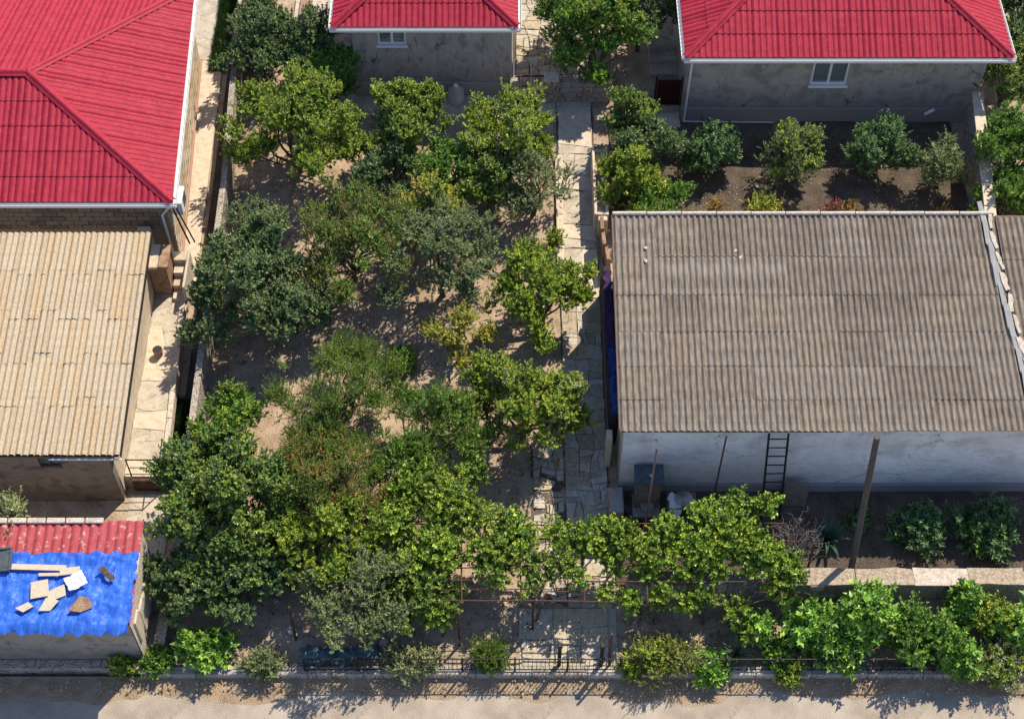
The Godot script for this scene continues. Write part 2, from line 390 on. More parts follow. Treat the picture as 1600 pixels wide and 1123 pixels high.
# species: shoots, colours (linear, multiplied by the shoot's own tints)
var SP := {}
func species() -> void:
	var mk := func(sd: int, n: int, ln: float, l: float, w: float, sprd: float, cols: Array, m: String, droop := 0.0) -> Dictionary:
		return {"mesh": [sprig(sd, n, ln, l, w, sprd, droop), sprig(sd + 50, n + 3, ln * 1.25, l * .92, w, sprd * 1.1, droop)], "cols": cols, "mat": m}
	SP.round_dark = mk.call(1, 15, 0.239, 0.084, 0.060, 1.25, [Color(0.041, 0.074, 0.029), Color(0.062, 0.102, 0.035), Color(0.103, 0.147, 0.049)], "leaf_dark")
	SP.round_mid = mk.call(2, 15, 0.248, 0.088, 0.058, 1.25, [Color(0.055, 0.096, 0.018), Color(0.090, 0.141, 0.024), Color(0.159, 0.192, 0.034)], "leaf")
	SP.bright = mk.call(3, 16, 0.258, 0.088, 0.048, 1.2, [Color(0.076, 0.122, 0.014), Color(0.131, 0.186, 0.018), Color(0.214, 0.243, 0.025)], "leaf")
	SP.green = mk.call(4, 15, 0.248, 0.088, 0.050, 1.2, [Color(0.044, 0.096, 0.016), Color(0.072, 0.141, 0.020), Color(0.117, 0.192, 0.029)], "leaf")
	SP.yellow = mk.call(5, 13, 0.239, 0.076, 0.044, 1.2, [Color(.125, .135, .022), Color(.20, .195, .03), Color(.27, .24, .04)], "leaf")
	SP.narrow = mk.call(6, 22, 0.313, 0.060, 0.018, 1.0, [Color(0.048, 0.090, 0.016), Color(0.076, 0.125, 0.020), Color(0.124, 0.164, 0.029)], "leaf")
	SP.olive = mk.call(7, 18, 0.294, 0.056, 0.021, 1.1, [Color(0.076, 0.087, 0.025), Color(0.117, 0.128, 0.035), Color(0.172, 0.173, 0.051)], "leaf")
	SP.pale = mk.call(8, 14, 0.248, 0.068, 0.036, 1.2, [Color(0.103, 0.125, 0.059), Color(0.166, 0.186, 0.083), Color(0.235, 0.243, 0.118)], "leaf")
	SP.greygreen = mk.call(9, 14, 0.221, 0.068, 0.038, 1.2, [Color(0.058, 0.084, 0.035), Color(0.094, 0.125, 0.051), Color(0.145, 0.177, 0.073)], "leaf_dark")
	SP.dry = mk.call(10, 14, 0.276, 0.048, 0.018, 1.2, [Color(0.166, 0.109, 0.034), Color(0.262, 0.154, 0.054), Color(0.331, 0.198, 0.078)], "leaf")
	SP.vine = mk.call(11, 10, 0.258, 0.120, 0.108, 1.35, [Color(0.062, 0.109, 0.014), Color(0.110, 0.173, 0.020), Color(0.186, 0.237, 0.029)], "leaf")
	SP.tall = mk.call(12, 13, .34, .17, .085, 1.35, [Color(0.052, 0.118, 0.016), Color(0.086, 0.173, 0.022), Color(0.145, 0.237, 0.031)], "leaf", .1)
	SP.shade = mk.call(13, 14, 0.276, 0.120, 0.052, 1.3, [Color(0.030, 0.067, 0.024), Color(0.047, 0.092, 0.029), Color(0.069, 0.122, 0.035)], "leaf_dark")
	SP.red = mk.call(14, 12, 0.230, 0.064, 0.024, .9, [Color(.12, .045, .045), Color(.17, .065, .06)], "leaf")
	SP.orange = mk.call(15, 12, 0.230, 0.064, 0.032, 1.1, [Color(.16, .105, .035), Color(.21, .135, .05)], "leaf")

# shoots through a crown made of lobes: array of [centre, radius]
func foliage(parent: Node3D, called: String, lobes: Array, sp: String, count: int, r: RandomNumberGenerator, size := 1.0, up := .55) -> void:
	var s: Dictionary = SP[sp]
	var total := 0.0
	for lb in lobes: total += lb[1] * lb[1]
	for which in 2:
		var ts: Array[Transform3D] = []
		var cs: Array[Color] = []
		for li in lobes.size():
			var lb = lobes[li]
			var tone := r.randf_range(.74, 1.3)
			var k := int(count * .5 * lb[1] * lb[1] / total) + 1
			for q in k:
				var d := Vector3(r.randfn(), r.randfn() + .25, r.randfn()).normalized()
				var rr: float = lb[1] * (pow(r.randf(), .33) if r.randf() > .16 else r.randf_range(1.0, 1.45))
				var p: Vector3 = lb[0] + d * rr * Vector3(1, .82, 1)
				var ax := (d * (1.0 - up) + Vector3.UP * up + Vector3(r.randf_range(-.4, .4), r.randf_range(-.25, .2), r.randf_range(-.4, .4))).normalized()
				var x := ax.cross(Vector3(r.randf_range(-1, 1), r.randf_range(-1, 1), r.randf_range(-1, 1)).normalized()).normalized()
				if x.length() < .5: x = ax.cross(Vector3.RIGHT).normalized()
				var sc := size * r.randf_range(.72, 1.22)
				ts.append(Transform3D(Basis(x, ax, x.cross(ax)).scaled(Vector3.ONE * sc), p))
				var f: float = clampf(pow(r.randf(), 1.3), 0, .999) * (s.cols.size() - 1)
				var c0: Color = s.cols[int(f)]
				cs.append(c0.lerp(s.cols[int(f) + 1], f - int(f)) * tone * 1.95)
		var mm := MultiMesh.new()
		mm.transform_format = MultiMesh.TRANSFORM_3D; mm.use_colors = true
		mm.mesh = s.mesh[which]; mm.instance_count = ts.size()
		for k in ts.size():
			mm.set_instance_transform(k, ts[k])
			var c := cs[k]; c.a = 1.0
			mm.set_instance_color(k, c)
		var o := MultiMeshInstance3D.new()
		o.multimesh = mm; o.material_override = M[s.mat]; o.name = called
		o.set_meta("kind", "stuff")
		parent.add_child(o, true)

# a crooked limb from a to b
func limb(b: MB, p0: Vector3, p1: Vector3, r0: float, r1: float, r: RandomNumberGenerator, bend := .12, sides := 6) -> void:
	var pts := PackedVector3Array(); var rad := PackedFloat32Array()
	var l := p0.distance_to(p1)
	for k in 5:
		var f := k / 4.0
		var p := p0.lerp(p1, f)
		if k > 0 and k < 4: p += Vector3(r.randf_range(-1, 1), r.randf_range(-.3, .8), r.randf_range(-1, 1)) * l * bend
		pts.append(p); rad.append(lerpf(r0, r1, f))
	b.tube(pts, rad, sides, false)

# tree: crown centre and half-sizes in metres; foot = where the trunk leaves the ground
func tree(called: String, label: String, cat: String, centre: Vector3, rad: Vector3, sp: String, count: int, sd: int, o := {}) -> Node3D:
	var r := RandomNumberGenerator.new(); r.seed = sd
	var foot := Vector3(centre.x + o.get("dx", 0.0), 0, centre.z + o.get("dz", 0.0))
	var t := thing(called, label, cat, foot, o.get("group", ""))
	var c := centre - foot
	var lobes: Array = []
	var n: int = o.get("lobes", 16)
	var big := maxf(rad.x, rad.z)
	var subs: Array = []
	for k in n:
		var a := k * 2.39996 + r.randf_range(-.6, .6)
		var f := sqrt((k + .5) / n)
		var hgt := sqrt(maxf(0.0, 1.0 - f * f)) * r.randf_range(.3, 1.05) - r.randf_range(.1, .75) * f
		if k > 3 and r.randf() < .12: continue
		var d := Vector3(cos(a) * f * r.randf_range(.58, 1.02), hgt * .8, sin(a) * f * r.randf_range(.58, 1.02))
		var p := c + d * rad
		p.y = maxf(p.y, .3)
		var lr := big * r.randf_range(.20, .40)
		lobes.append([p, lr])
		for q in 6:
			var dd := Vector3(r.randfn(), r.randfn() * .8 + .25, r.randfn()).normalized()
			var sp2 := p + dd * lr * r.randf_range(.45, 1.3)
			sp2.y = maxf(sp2.y, .25)
			subs.append([sp2, lr * r.randf_range(.18, .45)])
	# long shoots that break the outline
	for k in int(10 + big * 14):
		var lb: Array = lobes[r.randi() % lobes.size()]
		var out: Vector3 = (lb[0] - c); out.y = absf(out.y) * .5 + .25
		var dd := (out.normalized() + Vector3(r.randfn(), r.randf_range(-.2, .9), r.randfn()) * .55).normalized()
		var ln: float = lb[1] * r.randf_range(.95, 1.75)
		for q in 4:
			subs.append([lb[0] + dd * ln * (.55 + q * .15), .05 + .035 * (4 - q)])
	var th: float = o.get("trunk", .06 + big * .025)
	var fork := Vector3(c.x * .5 + r.randf_range(-.1, .1), maxf(.25, c.y - rad.y * .9), c.z * .5)
	var b := MB.new()
	limb(b, Vector3(0, -.1, 0), fork, th, th * .75, r, .06, 8)
	part(t, "trunk", b.mesh(), M.bark)
	b = MB.new()
	for lb in lobes:
		limb(b, fork, lb[0], th * .5, .012, r)
		for q in 3:
			var e: Vector3 = lb[0] + Vector3(r.randfn(), r.randf_range(.0, 1.2), r.randfn()).normalized() * lb[1]
			limb(b, fork.lerp(lb[0], r.randf_range(.55, .95)), e, .014, .005, r, .1, 4)
	part(t, "branches", b.mesh(), M.bark)
	foliage(t, "crown", subs, sp, count, r, o.get("size", 1.0), o.get("up", .68))
	if o.has("second"):
		var sub: Array = []
		for lb in subs:
			if r.randf() < o.get("share", .4): sub.append([lb[0] + Vector3(0, lb[1] * .3, 0), lb[1] * .95])
		if sub.is_empty(): sub.append(lobes[0])
		foliage(t, "dry_twigs" if o.second == "dry" else "crown", sub, o.second, int(count * o.get("part2", .3)), r, o.get("size", 1.0))
	return t

# low plant: several stems from one foot, leaves along them
func shrub(called: String, label: String, cat: String, foot: Vector3, w: float, h: float, sp: String, count: int, sd: int, o := {}) -> Node3D:
	var r := RandomNumberGenerator.new(); r.seed = sd
	var t := thing(called, label, cat, foot, o.get("group", ""))
	var b := MB.new()
	var lobes: Array = []
	var n: int = o.get("stems", 7)
	for k in n:
		var a := k * 2.39996 + r.randf_range(-.6, .6)
		var f := sqrt((k + .4) / n)
		var e := Vector3(cos(a) * w * f * .8, h * r.randf_range(.6, .95) * (1.0 - .35 * f), sin(a) * w * f * .8 * o.get("deep", 1.0))
		limb(b, Vector3(cos(a) * .05, -.04, sin(a) * .05), e, .016, .006, r, .08, 5)
		for q in 4:
			var g := .35 + .2 * q
			lobes.append([Vector3(e.x * g, e.y * (.2 + g * .8), e.z * g), w * o.get("lobe", .26) * r.randf_range(.8, 1.2) * (1.1 - .25 * q * .5)])
	part(t, "stems", b.mesh(), M.bark)
	foliage(t, "leaves", lobes, sp, count, r, o.get("size", 1.0), o.get("up", .5))
	if o.has("second"): foliage(t, "leaves", lobes.slice(0, 8), o.second, int(count * .25), r, o.get("size", 1.0))
	return t

# rosette of long pointed leaves, each leaf a part
func rosette(label: String, foot: Vector3, l: float, w: float, n: int, cols: Array, sd: int) -> void:
	var r := RandomNumberGenerator.new(); r.seed = sd
	var t := thing("yucca_plant", label, "yucca", foot)
	var ms: Array = []
	for k in 3:
		var b := MB.new()
		var prev: Array = []
		for s in 6:
			var f := s / 5.0
			var ww := w * (1.0 - f) * (.6 + 1.2 * f) * .5 + .001
			var y := l * (.95 * f - (.35 + .12 * k) * f * f)
			var z := l * f * (.62 + .1 * k)
			var row := [Vector3(-ww, y + .012, z), Vector3(0, y, z + .002), Vector3(ww, y + .012, z)]
			if s > 0:
				b.quad(prev[0], prev[1], row[1], row[0]); b.quad(prev[1], prev[2], row[2], row[1])
			prev = row
		ms.append(b.mesh())
	var mats: Array = []
	for q in cols:
		var m := plain(q, .45)
		m.cull_mode = BaseMaterial3D.CULL_DISABLED
		mats.append(m)
	for k in n:
		var bs := Basis(Vector3.UP, k * 2.39996 + r.randf_range(-.2, .2)) * Basis(Vector3.RIGHT, -r.randf_range(-.35, .75) * (1.0 - .3 * float(k) / n))
		part(t, "leaf", ms[k % 3], mats[k % mats.size()], Transform3D(bs.scaled(Vector3.ONE * r.randf_range(.75, 1.1)), Vector3(0, .08, 0)))

# ---------------------------------------------------------------- roofs
# corrugated sheet: x across, +z down the slope, y off the roof; lower edge lifted by lift
func corr(width: float, pitch: float, amp: float, length: float, lift: float, barrel: bool, segs := 8, rough_edge := 0.0, sd := 1) -> ArrayMesh:
	var b := MB.new()
	var r := RandomNumberGenerator.new(); r.seed = sd
	var nx := int(round(width / pitch * segs))
	var pts: Array = []; var nrs: Array = []; var jit := PackedFloat32Array()
	for i in nx + 1:
		var x := width * i / nx
		var ph := PI * x / pitch
		var y: float; var dy: float
		if barrel:
			y = amp * pow(absf(sin(ph)), .75); dy = amp * cos(ph) * signf(sin(ph)) * PI / pitch
		else:
			y = amp * (.5 - .5 * cos(2 * ph)); dy = amp * .5 * sin(2 * ph) * 2 * PI / pitch
		pts.append(Vector2(x, y)); nrs.append(Vector3(-dy, 1, 0).normalized()); jit.append(r.randf_range(-1, 1) * rough_edge)
	for i in nx:
		var a: Vector2 = pts[i]; var d: Vector2 = pts[i + 1]
		for s in 2:
			var z0 := length * s * .5; var z1 := length * (s + 1) * .5
			var l0 := lift * s * .5; var l1 := lift * (s + 1) * .5
			var j0 := jit[i] * s; var j1 := jit[i + 1] * s
			if s == 0:
				b.quad_n(Vector3(a.x, a.y + l1, z1), Vector3(d.x, d.y + l1, z1), Vector3(d.x, d.y + l0, z0), Vector3(a.x, a.y + l0, z0), nrs[i], nrs[i + 1], nrs[i + 1], nrs[i])
			else:
				b.quad_n(Vector3(a.x, a.y + l1, z1 + j0), Vector3(d.x, d.y + l1, z1 + j1), Vector3(d.x, d.y + l0, z0), Vector3(a.x, a.y + l0, z0), nrs[i], nrs[i + 1], nrs[i + 1], nrs[i])
				b.quad(Vector3(a.x, a.y + l1 - .05, z1 - .02), Vector3(d.x, d.y + l1 - .05, z1 - .02), Vector3(d.x, d.y + l1, z1 + j1), Vector3(a.x, a.y + l1, z1 + j0))
	return b.mesh()

# one slope of a metal tile roof in courses; o = lower left corner seen from outside, u along the eave, v up the slope
func tile_slope(roof: Node3D, o: Vector3, u: Vector3, v: Vector3, w: float, vmax: float, kl: float, kr: float, m: Material, step := .85, pitch := .205) -> void:
	var nrm := u.cross(v).normalized()
	var courses := int(ceil(vmax / step))
	var seg := 6
	var amp := .046
	for k in courses:
		var v0 := k * step; var v1 := minf((k + 1) * step, vmax)
		var b := MB.new()
		var u0 := maxf(0.0, kl * v0 - .01); var u1 := minf(w, w - kr * v0 + .01)
		if u1 - u0 < .05: continue
		var i0 := int(floor(u0 / pitch * seg)); var i1 := int(ceil(u1 / pitch * seg))
		for i in range(i0, i1):
			var ua := clampf(i * pitch / seg, u0, u1); var ub := clampf((i + 1) * pitch / seg, u0, u1)
			if ub - ua < 1e-4: continue
			var q: Array[Vector3] = []; var nn: Array[Vector3] = []
			for uu in [ua, ub]:
				var ph: float = PI * uu / pitch
				var y: float = amp * pow(absf(sin(ph)), .7)
				var dy: float = amp * cos(ph) * signf(sin(ph)) * PI / pitch
				var lim := vmax
				if kl > 0: lim = minf(lim, uu / kl)
				if kr > 0: lim = minf(lim, (w - uu) / kr)
				var top := maxf(v0, minf(v1, lim))
				q.append(o + u * uu + v * v0 + nrm * (y + .018)); q.append(o + u * uu + v * top + nrm * (y + .018 * (1.0 - (top - v0) / step)))
				q.append(o + u * uu + v * (v0 + .012) + nrm * (y - .012))
				nn.append((nrm - u * dy).normalized())
			b.quad_n(q[0], q[3], q[4], q[1], nn[0], nn[1], nn[1], nn[0])
			b.quad(q[2], q[5], q[3], q[0])
		if b.v.size() > 0: part(roof, "tile_course", b.mesh(), m)

func cap(roof: Node3D, a: Vector3, b2: Vector3, m: Material, r := .085) -> void:
	var b := MB.new()
	var d := (b2 - a).normalized()
	var x := d.cross(Vector3.UP).normalized(); var y := x.cross(d)
	var prof := [Vector2(-r * 1.7, -.03), Vector2(-r, .01), Vector2(-r * .5, r * .62), Vector2(0, r * .8), Vector2(r * .5, r * .62), Vector2(r, .01), Vector2(r * 1.7, -.03)]
	for i in prof.size() - 1:
		var p: Vector2 = prof[i]; var q: Vector2 = prof[i + 1]
		var pa := x * p.x + y * (p.y + .06); var qa := x * q.x + y * (q.y + .06)
		b.quad(a + pa, a + qa, b2 + qa, b2 + pa)
	part(roof, "ridge_cap", b.mesh(), m)

# stones of a crazy-paved strip; each its own mesh under parent
func paving(parent: Node3D, x0: float, x1: float, z0: float, z1: float, nx: int, nz: int, y: float, gap: float, jit: float, mats: Array, sd: int, miss := 0.0) -> void:
	var r := RandomNumberGenerator.new(); r.seed = sd
	var g: Array = []
	var sx := (x1 - x0) / nx; var sz := (z1 - z0) / nz
	for j in nz + 1:
		var row := PackedVector2Array()
		for i in nx + 1:
			var p := Vector2(x0 + sx * i, z0 + sz * j)
			if i > 0 and i < nx: p.x += r.randf_range(-jit, jit) * sx
			if j > 0 and j < nz: p.y += r.randf_range(-jit, jit) * sz
			row.append(p)
		g.append(row)
	for j in nz:
		for i in nx:
			var a: Vector2 = g[j][i]; var b: Vector2 = g[j][i + 1]; var c: Vector2 = g[j + 1][i + 1]; var d: Vector2 = g[j + 1][i]
			var polys: Array = [PackedVector2Array([a, b, c, d])]
			var pick := r.randf()
			if pick < .22:
				var e := a.lerp(b, r.randf_range(.3, .7)); var f := d.lerp(c, r.randf_range(.3, .7))
				polys = [PackedVector2Array([a, e, f, d]), PackedVector2Array([e, b, c, f])]
			elif pick < .42:
				var e := a.lerp(d, r.randf_range(.3, .7)); var f := b.lerp(c, r.randf_range(.3, .7))
				polys = [PackedVector2Array([a, b, f, e]), PackedVector2Array([e, f, c, d])]
			elif pick < .58:
				polys = [PackedVector2Array([a, b, c.lerp(b, .3), d.lerp(a, .45)]), PackedVector2Array([d.lerp(a, .45), c.lerp(b, .3), c, d])]
			for pl in polys:
				if r.randf() < miss: continue
				var off := Geometry2D.offset_polygon(pl, -gap * r.randf_range(.5, 1.5))
				if off.is_empty(): continue
				# roughen the outline
				var src: PackedVector2Array = off[0]
				var outl := PackedVector2Array()
				for q in src.size():
					var p0 := src[q]; var p1 := src[(q + 1) % src.size()]
					outl.append(p0)
					var mid := p0.lerp(p1, r.randf_range(.35, .65))
					outl.append(mid + (p1 - p0).orthogonal() * r.randf_range(-.05, .05))
				var bb := MB.new()
				bb.slab(outl, y - .12, y + r.randf_range(-.012, .014), .008)
				part(parent, "paving_stone", bb.mesh(), mats[r.randi() % mats.size()])

# running-bond blocks on a face; origin lower left seen from outside, u along, up, nrm outwards
func blocks(parent: Node3D, o: Vector3, u: Vector3, length: float, y0: float, y1: float, bl: float, bh: float, mats: Array, sd: int, deep := .06) -> void:
	var r := RandomNumberGenerator.new(); r.seed = sd
	var nrm := u.cross(Vector3.UP).normalized()
	var vs: Array = []
	for k in 3:
		var b := MB.new(); b.box(Transform3D.IDENTITY, Vector3(bl - .02, bh - .02, deep), .012); vs.append(b.mesh())
	var half := one(Vector3(-(bl * .5 - .02) * .5, -(bh - .02) * .5, -deep * .5), Vector3((bl * .5 - .02) * .5, (bh - .02) * .5, deep * .5), .012)
	var rows := int((y1 - y0) / bh)
	var bs := Basis(u, Vector3.UP, nrm)
	for j in rows:
		var x := 0.0 if j % 2 == 0 else -bl * .5
		while x < length - .05:
			var c := x + bl * .5
			var me: Mesh = vs[0]
			if x < 0.0: me = half; c = bl * .25
			elif x + bl > length + .01:
				if x + bl * .5 > length + .01: break
				me = half; c = x + bl * .25
			part(parent, "block", me, mats[r.randi() % mats.size()], Transform3D(bs, o + u * c + Vector3.UP * (y0 + bh * (j + .5)) + nrm * (deep * .5 + r.randf_range(-.006, .008))))
			x += bl

# crumpled cloth over a rectangle; height function from noise
func cloth(nx: int, nz: int, sx: float, sz: float, amp: float, sd: int, edge := .06, hang := 0.0) -> ArrayMesh:
	var n1 := noise(sd, 1.0, 2, FastNoiseLite.TYPE_PERLIN); n1.fractal_type = FastNoiseLite.FRACTAL_RIDGED
	n1.domain_warp_enabled = true; n1.domain_warp_amplitude = .5; n1.domain_warp_frequency = .9
	var n2 := noise(sd + 1, 1.6, 2)
	var P: Array = []
	for j in nz + 1:
		var row := PackedVector3Array()
		for i in nx + 1:
			var x := (float(i) / nx - .5) * sx; var z := (float(j) / nz - .5) * sz
			var y := amp * (n1.get_noise_2d(x * 1.9 + z * .5, z * .55 - x * .1) * .75 + n1.get_noise_2d(x * .8 + 40.0, z * 1.7) * .35 + n2.get_noise_2d(x, z) * .5 + .6)
			var ex := 0.0; var ez := 0.0
			if i == 0 or i == nx: ex = n2.get_noise_2d(z * 3.0, 5.0) * edge * 2.0
			if j == 0 or j == nz: ez = n2.get_noise_2d(x * 3.0, 9.0) * edge * 2.0
			if hang > 0.0 and j > nz - 4:
				var k := j - (nz - 4)
				y -= hang * k / 4.0; z = (float(nz - 4) / nz - .5) * sz + .05 * k + n1.get_noise_2d(x * 2.0, 3.0) * .05
			row.append(Vector3(x + ex, y, z + ez))
		P.append(row)
	var b := MB.new()
	for j in nz:
		for i in nx:
			var q: Array = []
			for dd in [[i, j + 1], [i + 1, j + 1], [i + 1, j], [i, j]]:
				var ii: int = dd[0]; var jj: int = dd[1]
				var gx: Vector3 = P[jj][mini(ii + 1, nx)] - P[jj][maxi(ii - 1, 0)]
				var gz: Vector3 = P[mini(jj + 1, nz)][ii] - P[maxi(jj - 1, 0)][ii]
				q.append(gz.cross(gx).normalized())
			b.quad_n(P[j + 1][i], P[j + 1][i + 1], P[j][i + 1], P[j][i], q[0], q[1], q[2], q[3])
	return b.mesh()

# ground patch with uneven surface
func patch(x0: float, x1: float, z0: float, z1: float, step: float, y: float, amp: float, sd: int) -> ArrayMesh:
	var n := noise(sd, .5, 4)
	var nx := int((x1 - x0) / step); var nz := int((z1 - z0) / step)
	var hs := PackedFloat32Array()
	for j in nz + 3:
		for i in nx + 3:
			hs.append(y + amp * n.get_noise_2d(x0 + (i - 1) * step, z0 + (j - 1) * step))
	var b := MB.new()
	var W := nx + 3
	var nat := func(i: int, j: int) -> Vector3:
		var k := (j + 1) * W + i + 1
		return Vector3(hs[k - 1] - hs[k + 1], 2 * step, hs[k - W] - hs[k + W]).normalized()
	for j in nz:
		for i in nx:
			var k := (j + 1) * W + i + 1
			var xa := x0 + i * step; var za := z0 + j * step
			b.quad_n(Vector3(xa, hs[k + W], za + step), Vector3(xa + step, hs[k + W + 1], za + step), Vector3(xa + step, hs[k + 1], za), Vector3(xa, hs[k], za), nat.call(i, j + 1), nat.call(i + 1, j + 1), nat.call(i + 1, j), nat.call(i, j))
	return b.mesh()

# many small copies laid on the ground
func scatter(parent: Node3D, called: String, mesh: Mesh, m: Material, rects: Array, count: int, s0: float, s1: float, cols: Array, sd: int, y := .0) -> MultiMeshInstance3D:
	var r := RandomNumberGenerator.new(); r.seed = sd
	var mm := MultiMesh.new()
	mm.transform_format = MultiMesh.TRANSFORM_3D; mm.use_colors = true; mm.mesh = mesh; mm.instance_count = count
	for k in count:
		var q: Rect2 = rects[r.randi() % rects.size()]
		var b := Basis(Vector3.UP, r.randf() * TAU) * Basis(Vector3.RIGHT, r.randf_range(-.5, .5)) * Basis(Vector3.BACK, r.randf_range(-.5, .5))
		mm.set_instance_transform(k, Transform3D(b.scaled(Vector3.ONE * r.randf_range(s0, s1)), Vector3(q.position.x + r.randf() * q.size.x, y, q.position.y + r.randf() * q.size.y)))
		var c: Color = cols[r.randi() % cols.size()] * r.randf_range(.75, 1.2); c.a = 1
		mm.set_instance_color(k, c)
	var o := MultiMeshInstance3D.new()
	o.multimesh = mm; o.material_override = m; o.name = numbered(called) if parent == self else called
	o.set_meta("kind", "stuff")
	parent.add_child(o, true)
	return o

# ---------------------------------------------------------------- walls and windows
# wall facing +z from x0 to x1, with one opening; the picture runs once over the face
func front_wall(parent: Node3D, called: String, x0: float, x1: float, z: float, y0: float, y1: float, m: Material, hole := Rect2(), thick := .24) -> MeshInstance3D:
	var b := MB.new()
	var f := func(xa: float, xb: float, ya: float, yb: float) -> void:
		if xb - xa < .001 or yb - ya < .001: return
		var r := Rect2((xa - x0) / (x1 - x0), 1.0 - (yb - y0) / (y1 - y0), (xb - xa) / (x1 - x0), (yb - ya) / (y1 - y0))
		b.quad_uv(Vector3(xa, ya, z), Vector3(xb, ya, z), Vector3(xb, yb, z), Vector3(xa, yb, z), r)
		b.quad_uv(Vector3(xb, ya, z - thick), Vector3(xa, ya, z - thick), Vector3(xa, yb, z - thick), Vector3(xb, yb, z - thick), r)
	if hole.size.x > 0.0:
		var hx0 := hole.position.x; var hx1 := hole.end.x; var hy0 := hole.position.y; var hy1 := hole.end.y
		f.call(x0, hx0, y0, y1); f.call(hx1, x1, y0, y1); f.call(hx0, hx1, y0, hy0); f.call(hx0, hx1, hy1, y1)
		b.quad(Vector3(hx0, hy0, z), Vector3(hx0, hy1, z), Vector3(hx0, hy1, z - thick), Vector3(hx0, hy0, z - thick))
		b.quad(Vector3(hx1, hy0, z - thick), Vector3(hx1, hy1, z - thick), Vector3(hx1, hy1, z), Vector3(hx1, hy0, z))
		b.quad(Vector3(hx0, hy0, z), Vector3(hx0, hy0, z - thick), Vector3(hx1, hy0, z - thick), Vector3(hx1, hy0, z))
		b.quad(Vector3(hx0, hy1, z - thick), Vector3(hx0, hy1, z), Vector3(hx1, hy1, z), Vector3(hx1, hy1, z - thick))
	else:
		f.call(x0, x1, y0, y1)
	b.quad(Vector3(x0, y0, z - thick), Vector3(x0, y0, z), Vector3(x0, y1, z), Vector3(x0, y1, z - thick))
	b.quad(Vector3(x1, y0, z), Vector3(x1, y0, z - thick), Vector3(x1, y1, z - thick), Vector3(x1, y1, z))
	return part(parent, called, b.mesh(), m)

func window_in(parent: Node3D, r: Rect2, z: float, lit: bool) -> void:
	var w := part(parent, "window", one(Vector3(r.position.x, r.position.y, z - .5), Vector3(r.end.x, r.end.y, z - .47)), M.curtain)
	var b := MB.new()
	var t := .07
	var zb := z - .10; var zf := z - .02
	b.boxm(Vector3(r.position.x, r.position.y, zb), Vector3(r.end.x, r.position.y + t, zf), .008)
	b.boxm(Vector3(r.position.x, r.end.y - t, zb), Vector3(r.end.x, r.end.y, zf), .008)
	b.boxm(Vector3(r.position.x, r.position.y + t, zb + .002), Vector3(r.position.x + t, r.end.y - t, zf - .002), .008)
	b.boxm(Vector3(r.end.x - t, r.position.y + t, zb + .002), Vector3(r.end.x, r.end.y - t, zf - .002), .008)
	var mx := r.get_center().x
	b.boxm(Vector3(mx - t * .6, r.position.y + t, zb + .002), Vector3(mx + t * .6, r.end.y - t, zf - .002), .008)
	part(w, "frame", b.mesh(), M.white_paint)
	for s in [0, 1]:
		var xa := r.position.x + t if s == 0 else mx + t * .6
		var xb := mx - t * .6 if s == 0 else r.end.x - t
		part(w, "pane", one(Vector3(xa, r.position.y + t, z - .065), Vector3(xb, r.end.y - t, z - .057)), M.glass)
	part(w, "sill", one(Vector3(r.position.x - .06, r.position.y - .05, z - .1), Vector3(r.end.x + .06, r.position.y - .003, z + .12), .01), M.white_paint)

func gutter(parent: Node3D, a: Vector3, b2: Vector3) -> void:
	var b := MB.new()
	var d := (b2 - a).normalized(); var x := d.cross(Vector3.UP).normalized()
	var h := .10; var w := .055
	var bs := Basis(x, Vector3.UP, -d)
	var l := a.distance_to(b2); var c := (a + b2) * .5
	b.box(Transform3D(bs, c - Vector3.UP * h), Vector3(w * 2, .012, l))
	b.box(Transform3D(bs, c + x * w - Vector3.UP * h * .45), Vector3(.014, h, l + .004))
	b.box(Transform3D(bs, c - x * w - Vector3.UP * h * .45), Vector3(.014, h, l + .004))
	part(parent, "gutter", b.mesh(), M.white_paint)

